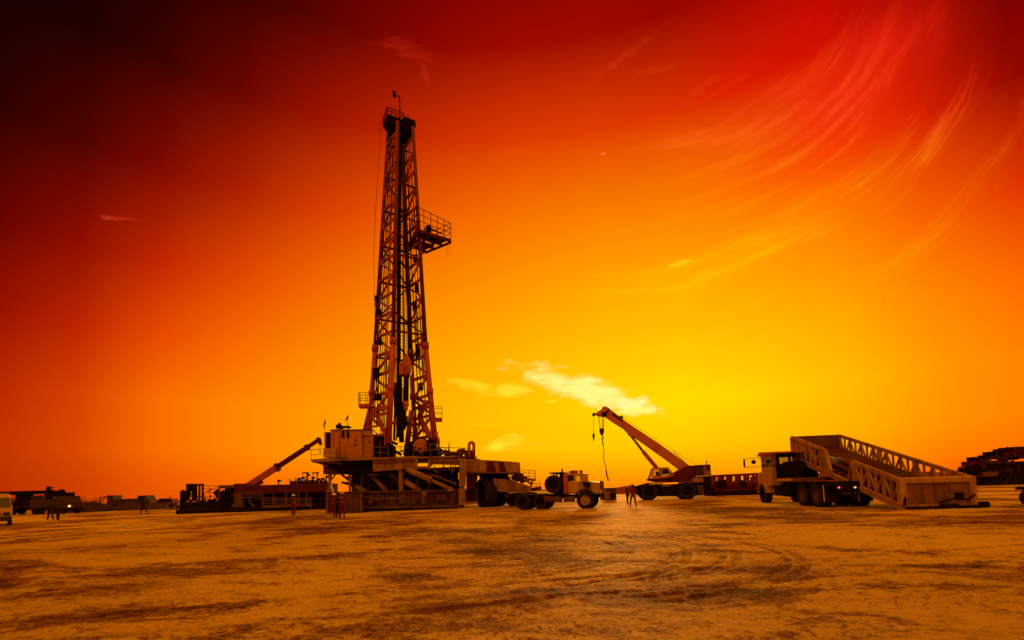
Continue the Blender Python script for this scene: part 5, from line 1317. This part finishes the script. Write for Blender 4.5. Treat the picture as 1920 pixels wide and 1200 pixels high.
m_ = MB()
for x in range(546, 616, 3):
    y = 901+random.uniform(-3, 2); m_.tube(up_(x, 911, 2.2), up_(x+random.uniform(-.6, .6), y, 2.2), .08+.05*random.random(), n=6)
build_each(m_, 'upright_pipe', 'pipe', wu, .0)
m_ = MB()
for x0, x1 in ((566, 579), (585, 598)):
    m_.beam(up_(x0, 887, 2.4), up_(x1, 886, 2.4), .1, .14); m_.beam(up_(x0+1, 887, 2.4), up_(x0+3, 898, 2.4), .05); m_.beam(up_((x0+x1)/2+3, 887, 2.4), up_((x0+x1)/2+3, 911, 2.4), .11); m_.beam(up_(x1-1, 887, 2.4), up_(x1-4, 897, 2.4), .05)
build_each(m_, 'pipe_hanger', 'dark', wu)

ZF = Frame(470, Y=59.3, deg=3)
bt = ZF.thing('boom_truck', 'truck crane behind the tank unit with its dark telescopic boom raised towards the rig cabin', 'truck crane')
def bpt(px, py, v=0.0): return ZF.p(px, py, v)
secs = [((462, 913), (521, 875), 5.6), ((518, 877), (577, 838.5), 4.4), ((573, 841), (598, 824.5), 3.4)]
pr_ = bt
for i, (a, b, hw) in enumerate(secs):
    s_ = MB(); A_, B_ = bpt(*a, 1), bpt(*b, 1); s_.beam(A_, B_, .5-.07*i, hw*2*.073*.92)
    o_ = s_.build('boom_section', 'red' if i == 0 else 'dred', bt)
    c_ = MB(); dd_ = (B_-A_).normalized(); c_.beam(B_-dd_*.25, B_+dd_*.12, .6-.07*i, hw*2*.073*1.22); c_.build('collar', 'dred', o_)
m_ = MB(); m_.beam(bpt(462, 915, 1), bpt(492, 903, 1), .4, .5); m_.beam(bpt(515, 880, 1), bpt(523, 883, 1), .3, .3); m_.build('luffing_cylinder', 'dred', bt)
m_ = MB(); m_.prism(ZF.poly([(593, 824), (597, 819.5), (600, 822), (602, 834), (598, 834), (595, 828)], .8), .8, 1.3); m_.build('boom_head', 'dred', bt)
m_ = MB(); m_.tube(bpt(600, 833, 1.05), bpt(600, 846, 1.05), .03, n=5); m_.tube(bpt(600, 845, 1.05), bpt(600, 849, 1.05), .12, .05); m_.build('hook_line', 'dark', bt)
m_ = MB(); rbox(m_, ZF, 430, 925, 560, 945, 0, 2.5); rbox(m_, ZF, 455, 908, 475, 926, .4, 2.1); rbox(m_, ZF, 545, 925, 560, 945, 0, 2.5); m_.build('carrier', 'dark', bt)
m_ = MB(); rbox(m_, ZF, 561, 922, 590, 948, .05, 2.45); m_.build('cab', 'dred', bt, .05)
for px in (445, 462, 540, 575):
    p_ = bpt(px, 950, 0)
    for v in (.2, 2.3): wheel(bt, (p_.x, v, .6), .6, .4, 0, 20, 'dark')

# ================================================================== FAR LEFT: MINIBUS, TRUCKS, SHRUB
VF = Frame(-14, 986.5, deg=-42)
vb_ = VF.thing('minibus', 'cream minibus cut by the left edge of the photo', 'minibus')
def section(x, z0, z1, w, tuck): return [(x, -w/2, z0), (x, -w/2, z0+(z1-z0)*.5), (x, -w/2+tuck, z1-.12), (x, -w/2+tuck+.15, z1), (x, w/2-tuck-.15, z1), (x, w/2-tuck, z1-.12), (x, w/2, z0+(z1-z0)*.5), (x, w/2, z0)]
m_ = MB(); secs_ = [(-5.6, .45, 2.35), (-5.5, .40, 2.55), (-.9, .40, 2.58), (-.35, .40, 2.52), (.15, .40, 2.3), (.75, .42, 1.5), (.9, .45, 1.15), (.95, .5, .9)]
m_.loft([section(x, a, b, 2.05, .14 if b > 1.6 else .06) for x, a, b in secs_], sm=False)
vo = m_.build('body', 'cream', vb_, .03)
w_ = MB()
vs = [(.20, -.86, 2.2), (.20, .86, 2.2), (.78, .93, 1.45), (.78, -.93, 1.45)]; w_.add([(x+.02, y, z+.02) for x, y, z in vs]+[(x-.02, y, z-.03) for x, y, z in vs], [(0,1,2,3), (7,6,5,4), (0,4,5,1), (1,5,6,2), (2,6,7,3), (3,7,4,0)]); w_.build('windscreen', 'glass', vo)
for x0, x1 in ((-5.2, -3.9), (-3.8, -2.5), (-2.4, -1.1), (-1.0, .05)):
    for s_ in (-1, 1):
        w_ = MB(); w_.box(x0, x1, s_*1.0-.03, s_*1.0+.035, 1.48, 2.2); w_.build('side_window', 'glass', vo)
m_ = MB(); m_.box(.8, 1.06, -1.0, 1.0, .38, .72); m_.build('bumper', 'mid', vo, .03)
for s_ in (-.72, .72): m_ = MB(); m_.box(.88, .99, s_-.17, s_+.17, .8, 1.05); m_.build('headlight', 'glass', vo, .02)
m_ = MB(); m_.box(.9, .985, -.4, .4, .82, 1.02); m_.build('grille', 'dark', vo)
for x in (-.15, -4.3):
    for s_ in (-.9, .9):
        w_ = wheel(vb_, (x, s_, .38), .38, .24, 0 if s_ < 0 else R(180), 20, 'chrome')
for s_ in (-1.12, 1.12): m_ = MB(); m_.box(.25, .35, s_-.1, s_+.1, 1.5, 1.85); m_.build('mirror', 'dark', vo)

def simple_truck(F, name, label, s, cargo, group=None, lit=False):
    """cab-over or bonneted work truck, nose towards +x; s scales it"""
    t_ = F.thing(name, label, 'truck', group); t_.scale = (s,)*3
    m_ = MB(); m_.box(-6, 2.2, -.5, .5, .75, 1.05); m_.build('chassis', 'dark', t_)
    m_ = MB(); m_.prism([(-.2, .8), (-.2, 2.75), (1.3, 2.8), (1.75, 1.9), (2.2, 1.75), (2.25, .8)], -1.2, 1.2); co_ = m_.build('cab', 'mid', t_, .05)
    m_ = MB(); m_.box(.2, 1.15, -1.23, 1.23, 1.85, 2.5); m_.build('side_window', 'glass', co_)
    for y in (-.85, .85): m_ = MB(); m_.ball((2.28, y, 1.2), .17); m_.build('headlight', 'lamp' if lit and y < 0 else 'glass', co_)
    m_ = MB(); m_.box(2.2, 2.4, -1.2, 1.2, .5, .85); m_.build('bumper', 'dark', t_)
    for x in (-5, -3.7, 1.1):
        for y in (-1, 1): wheel(t_, (x, y, .55), .55, .38, 0 if y < 0 else R(180), 18, 'dark')
    cargo(t_); return t_
def cargo1(t_):
    m_ = MB(); m_.box(-6.2, -.5, -1.25, 1.25, 1.1, 2.3); m_.box(-6.4, 1.8, -1.3, 1.3, 3.0, 3.5); m_.box(-6.4, -6, -1.2, 1.2, 1, 3.2); m_.box(-2.5, -2.2, -1.2, 1.2, 2.3, 3.0); m_.build('tank_body', 'dark', t_)
    m_ = MB(); m_.box(-4.4, -2.6, -1.28, -1.25, 1.2, 2.2); m_.build('side_panel', 'cabin', t_)
    m_ = MB(); m_.beam((1, 0, 3.5), (1.2, 0, 4.1), .35); m_.beam((.8, .3, 3.9), (1.6, .3, 3.9), .15); m_.build('beacon', 'dark', t_)
    m_ = MB(); m_.tube((-6.4, -.8, 3.2), (-8.5, -.8, 3.0), .2); m_.build('boom_tip', 'dark', t_)
simple_truck(Frame(75, 963.5, deg=2), 'work_truck', 'tan and black work truck with long roof boom behind the minibus', 1.12, cargo1)
def cargo2(t_):
    m_ = MB(); m_.box(-6, -.4, -1.2, 1.2, 1.1, 2.4); m_.build('crate_body', 'mid', t_)
    m_ = MB(); m_.box(-3.2, .6, -.9, .9, 2.8, 3.4); m_.box(-3.9, -3.5, -.4, .4, 2.4, 4.0); m_.ball((-.9, 0, 3.4), .5, .5, .6); m_.build('roof_machine', 'dark', t_)
    m_ = MB(); m_.beam((1.0, -.6, 2.8), (2.6, -.6, 3.3), .2); m_.beam((1.6, -.6, 2.9), (3.0, -.6, 2.6), .15); m_.build('boom_arm', 'dark', t_)
simple_truck(Frame(122, 963, deg=-14), 'work_truck', 'dark truck with one lit headlamp and machinery on its roof', 1.0, cargo2, lit=True)
def cargo3(t_):
    m_ = MB(); m_.box(-6, -.3, -1.2, 1.2, 1.0, 2.2); m_.box(-6.4, -5.2, -1.1, 1.1, 1.0, 3.0); m_.build('load', 'mid', t_)
simple_truck(Frame(268, 954.5, Y=92, deg=0), 'work_truck', 'far tan truck on the left beyond the walking person', 1.0, cargo3)

# parked cars far left
def car(F, label, s=1.0, lit=False):
    t_ = F.thing('parked_car', label, 'car', 'cars parked far off on the left'); t_.scale = (s,)*3
    m_ = MB(); m_.prism([(-2.1, .35), (-2.15, .95), (-1.7, 1.05), (-1.2, 1.55), (.4, 1.58), (1.0, 1.08), (2.0, .95), (2.15, .4)], -.85, .85); b_ = m_.build('body', 'dtan', t_, .06)
    m_ = MB(); m_.prism([(-1.45, 1.06), (-1.1, 1.5), (.35, 1.52), (.8, 1.08)], -.87, .87); m_.build('window', 'glass', b_)
    for y in (-.6, .6): m_ = MB(); m_.ball((2.12, y, .72), .13); m_.build('headlight', 'lamp' if lit and y < 0 else 'glass', b_)
    for x in (-1.35, 1.35):
        for y in (-.8, .8): wheel(t_, (x, y, .33), .33, .22, 0 if y < 0 else R(180), 16, 'dark')
car(Frame(310, 956, Y=92, deg=186), 'pale car parked far left, in front of the low bank', 1.3, True)
# shrub and mound
def shrub(F, label, s):
    t_ = F.thing('shrub', label, 'shrub'); rnd = random.Random(int(s*10))
    st_ = MB(); lf = MB()
    for k in range(16):
        a = rnd.uniform(0, 6.28); e = Vector((math.cos(a)*rnd.uniform(.5, 2)*s, math.sin(a)*rnd.uniform(.5, 1.5)*s, rnd.uniform(.8, 2.1)*s)); st_.tube((0, 0, 0), e, .05*s, .02*s, n=5)
        for _ in range(150):
            p_ = e*rnd.uniform(.45, 1.1)+Vector((rnd.gauss(0, .35), rnd.gauss(0, .35), rnd.gauss(0, .22)))*s; d_ = Vector((rnd.gauss(0, 1), rnd.gauss(0, 1), rnd.gauss(0, 1))).normalized()*.07*s; g_ = d_.cross(Vector((rnd.gauss(0, 1), rnd.gauss(0, 1), 1))).normalized()*.035*s
            if p_.z > .05: lf.add([p_-d_, p_+g_, p_+d_, p_-g_], [(0, 1, 2, 3)])
    st_.build('stem', 'dark', t_); lf.build('foliage', 'leaf', t_)
shrub(Frame(165, 954, Y=88, deg=0), 'bare thorny shrub standing on the dark mound at far left', 1.15)
bank('mound', [(148, 951), (156, 944), (168, 941), (185, 942), (200, 948), (212, 955)], 83, 5, (.05, .02, .02), 9)
bank('mound', [(215, 956), (228, 944), (245, 941), (262, 947), (300, 950), (345, 953)], 86, 5, (.05, .02, .02), 11)

# poles
def pole(px, pyb, pyt, Y, label, arm=False):
    f = Frame(px, pyb, Y); t_ = f.thing('utility_pole', label, 'pole', 'thin poles on the left horizon'); tp_ = f.p(px, pyt, 0)
    m_ = MB(); m_.tube((0, 0, 0), tp_, .16, .09); m_.build('post', 'dark', t_)
    if arm:
        m_ = MB(); m_.beam(tp_+Vector((-.2, 0, -.2)), tp_+Vector((2.4, 0, .2)), .2); m_.beam(tp_+Vector((0, 0, -1.6)), tp_+Vector((1.3, 0, 0)), .16); m_.build('arm', 'dark', t_)
pole(187.5, 955, 932, 110, 'pole with a slanting arm beside the shrub at far left', True)
pole(319, 955, 928, 110, 'plain thin pole above the parked cars at far left')

# ================================================================== LYING LATTICE MAST (behind crane), crate, right-hand things
LF = Frame(1380, 929, deg=-3)
lt = LF.thing('lattice_trailer', 'long dark red lattice section on a low trailer between the crane and the hauling truck', 'trailer')
LY = 0
def lpz(px, py, v=0.0): return LF.p(px, py, v)
m_ = MB()
for v in (0, 2.4):
    a_, b_ = lpz(1322, 893.5, 0), lpz(1452, 887, 0); c_, d_ = lpz(1322, 906, 0), lpz(1452, 902, 0); o2 = Vector((0, v, 0))
    m_.beam(a_+o2, b_+o2, .25, .3); m_.beam(c_+o2, d_+o2, .25, .3)
    n = 16
    for k in range(n): m_.beam(a_.lerp(b_, k/n)+o2, c_.lerp(d_, (k+(1 if k % 2 else 0))/n)+o2, .16); m_.beam(a_.lerp(b_, (k+1)/n)+o2, c_.lerp(d_, (k+(0 if k % 2 else 1))/n)+o2, .14)
m_.build('lattice_section', 'dred2', lt)
m_ = MB(); rbox(m_, LF, 1330, 906, 1452, 911, -.1, 2.6); rbox(m_, LF, 1340, 911, 1452, 918.5, .1, 2.4); m_.build('trailer_bed', 'dred', lt)
m_ = MB(); rbox(m_, LF, 1332, 919, 1452, 929, .2, 2.4); m_.build('skid', 'dark', lt)
m_ = MB()
for x in (1347, 1356, 1393): p_ = lpz(x, 908, -.2); m_.tube(p_, p_+Vector((0, .4, 0)), .5, n=14)
for k in range(22): p_ = lpz(random.uniform(1326, 1445), random.uniform(895, 908), .6); m_.beam(p_, p_+Vector((random.uniform(-.9, .9), .3, random.uniform(-.5, .5))), random.uniform(.1, .35))
build_each(m_, 'fitting', 'dark', lt)
for px, py in ((1362, 897.5), (1390, 896), (1398, 895)):
    pass
m_ = MB()
for x in (1386, 1391, 1414, 1418): m_.beam(lpz(x, 905, -.3), lpz(x, 918, -.3), .1)
m_.beam(lpz(1386, 911, -.3), lpz(1391, 911, -.3), .08); m_.beam(lpz(1414, 911, -.3), lpz(1418, 911, -.3), .08); build_each(m_, 'ladder', 'dred', lt)

XF = Frame(1144, 939, deg=-6)
xt = XF.thing('pipe_cradle', 'dark open steel cradle just behind the nose of the tow truck', 'cradle')
m_ = MB(); a_, b_ = XF.p(1134, 917, 0), XF.p(1155, 938, 0)
for y in (0, 1.8):
    m_.beam((a_.x, y, a_.z), (b_.x, y, a_.z), .14); m_.beam((a_.x, y, .15), (b_.x, y, .15), .2); n = 4
    for k in range(n+1): x = a_.x+(b_.x-a_.x)*k/n; m_.beam((x, y, .1), (x, y, a_.z), .12)
for k in range(5): x = a_.x+(b_.x-a_.x)*k/4; m_.beam((x, 0, .2), (x, 1.8, .2), .1)
m_.beam((a_.x, 0, .2), (b_.x, 0, a_.z), .12); m_.build('cradle_frame', 'mid', xt)
m_ = MB(); m_.tube((a_.x, .9, .55), (b_.x, .9, .55), .4, n=16); m_.build('drum', 'dark', xt)

# far right: folded carrier rig
QF = Frame(1900, 908.5, deg=6)
qt = QF.thing('carrier_rig', 'dark truck mounted rig with folded mast on top, far right behind the catwalk', 'carrier rig')
def qp(px, py, v=0.0): return QF.p(px, py, v)
def qb(name, mt_, *bs):
    m_ = MB()
    for (x0, y0, x1, y1, v0, v1) in bs: rbox(m_, QF, x0, y0, x1, y1, v0, v1)
    return m_.build(name, mt_, qt)
qb('chassis', 'dark', (1846, 895, 2010, 906, .2, 3.6), (1831, 894, 1850, 904, .6, 3))
m_ = MB(); m_.prism(QF.poly([(1838, 890), (1836, 880), (1840, 874), (1849, 876), (1852, 870), (1862, 872), (1866, 866), (1876, 870), (1884, 864), (1896, 870), (1903, 866), (1912, 872), (1930, 864), (2010, 866), (2010, 896), (1880, 897), (1876, 891)]), 0, 3.5); m_.build('lower_body', 'dark', qt)
qb('deck_beam', 'dred', (1838, 864, 1892, 872, .2, 3.2), (1868, 855, 1900, 859, .4, 3))
qb('front_deck', 'dtan', (1845, 885, 1872, 893, -.4, 3.2))
m_ = MB(); m_.prism(QF.poly([(1886, 860), (1884, 852), (1889, 851), (1888, 846), (1894, 845), (1895, 840), (1903, 840), (1905, 837.5), (1930, 837), (2030, 830), (2030, 858), (1912, 858), (1908, 862), (1897, 859)], .4), .4, 3); mo2 = m_.build('folded_mast', 'dark', qt)
m_ = MB()
for y in (843, 849, 855): m_.beam(qp(1887+random.uniform(0, 6), y+2, .2), qp(2020, y-5, .2), .14, .16)
for k in range(26):
    x = random.uniform(1882, 1925); y = random.uniform(838, 862); m_.beam(qp(x, y, .1), qp(x+random.uniform(-7, 7), y+random.uniform(-4, 4), .1), random.uniform(.15, .5))
build_each(m_, 'mast_pipe', 'dred', mo2)
qb('exhaust_box', 'dark', (1836, 856, 1845, 866, .5, 2.5)); qb('exhaust_stack', 'dark', (1848, 853, 1852.5, 864, .8, 2)); qb('engine_hood', 'dark', (1868, 846, 1879, 857, .5, 2.6)); qb('engine_cap', 'dark', (1866, 843, 1868.5, 848, .5, .9))
qb('mirror', 'dark', (1830, 870, 1834, 878, -.6, -.3))
m_ = MB(); m_.beam(qp(1834, 868, -.4), qp(1840, 876, 0), .12); m_.beam(qp(1832, 876, -.4), qp(1834, 884, -.1), .14); m_.build('mirror_arm', 'dark', qt)
m_ = MB()
for k in range(30): p_ = qp(random.uniform(1845, 1915), random.uniform(856, 892), .0); m_.beam(p_, p_+Vector((random.uniform(-1.2, 1.2), .3, random.uniform(-.8, .8))), random.uniform(.12, .5))
build_each(m_, 'pipework', 'mid', qt)
for px in (1856, 1884, 1900, 1940, 1960): p_ = qp(px, 900, 0); wheel(qt, (p_.x, .3, .75), .75, .5, 0, 20, 'dark')

# vehicle cut by the right edge
EF = Frame(1911, 950, deg=-50)
et = EF.thing('low_trailer', 'dark low trailer whose rear wheel just enters the right edge of the photo', 'trailer')
m_ = MB(); m_.box(-.08, 6.5, .0, 2.2, .86, .98); m_.box(.15, 6.5, .3, 1.9, .6, .86); m_.build('frame', 'dark', et)
for x in (.46, 1.55):
    for v in (.22, 1.98): wheel(et, (x, v, .44), .44, .34, 0 if v < 1 else R(180), 20, 'dark')
# thin posts on the right-hand bank
for px in (1799, 1803, 1812, 1818, 1824):
    f = Frame(px, 888, 108); t_ = f.thing('marker_post', 'thin posts on the low bank between the catwalk and the carrier rig', 'post', 'thin posts on the right-hand bank'); m_ = MB(); tp_ = f.p(px, 876+random.uniform(-2, 3), 0); m_.tube((0, 0, 1.5), (0, 0, tp_.z), .09, .05); m_.ball((0, 0, tp_.z), .12); m_.build('post', 'dark', t_)
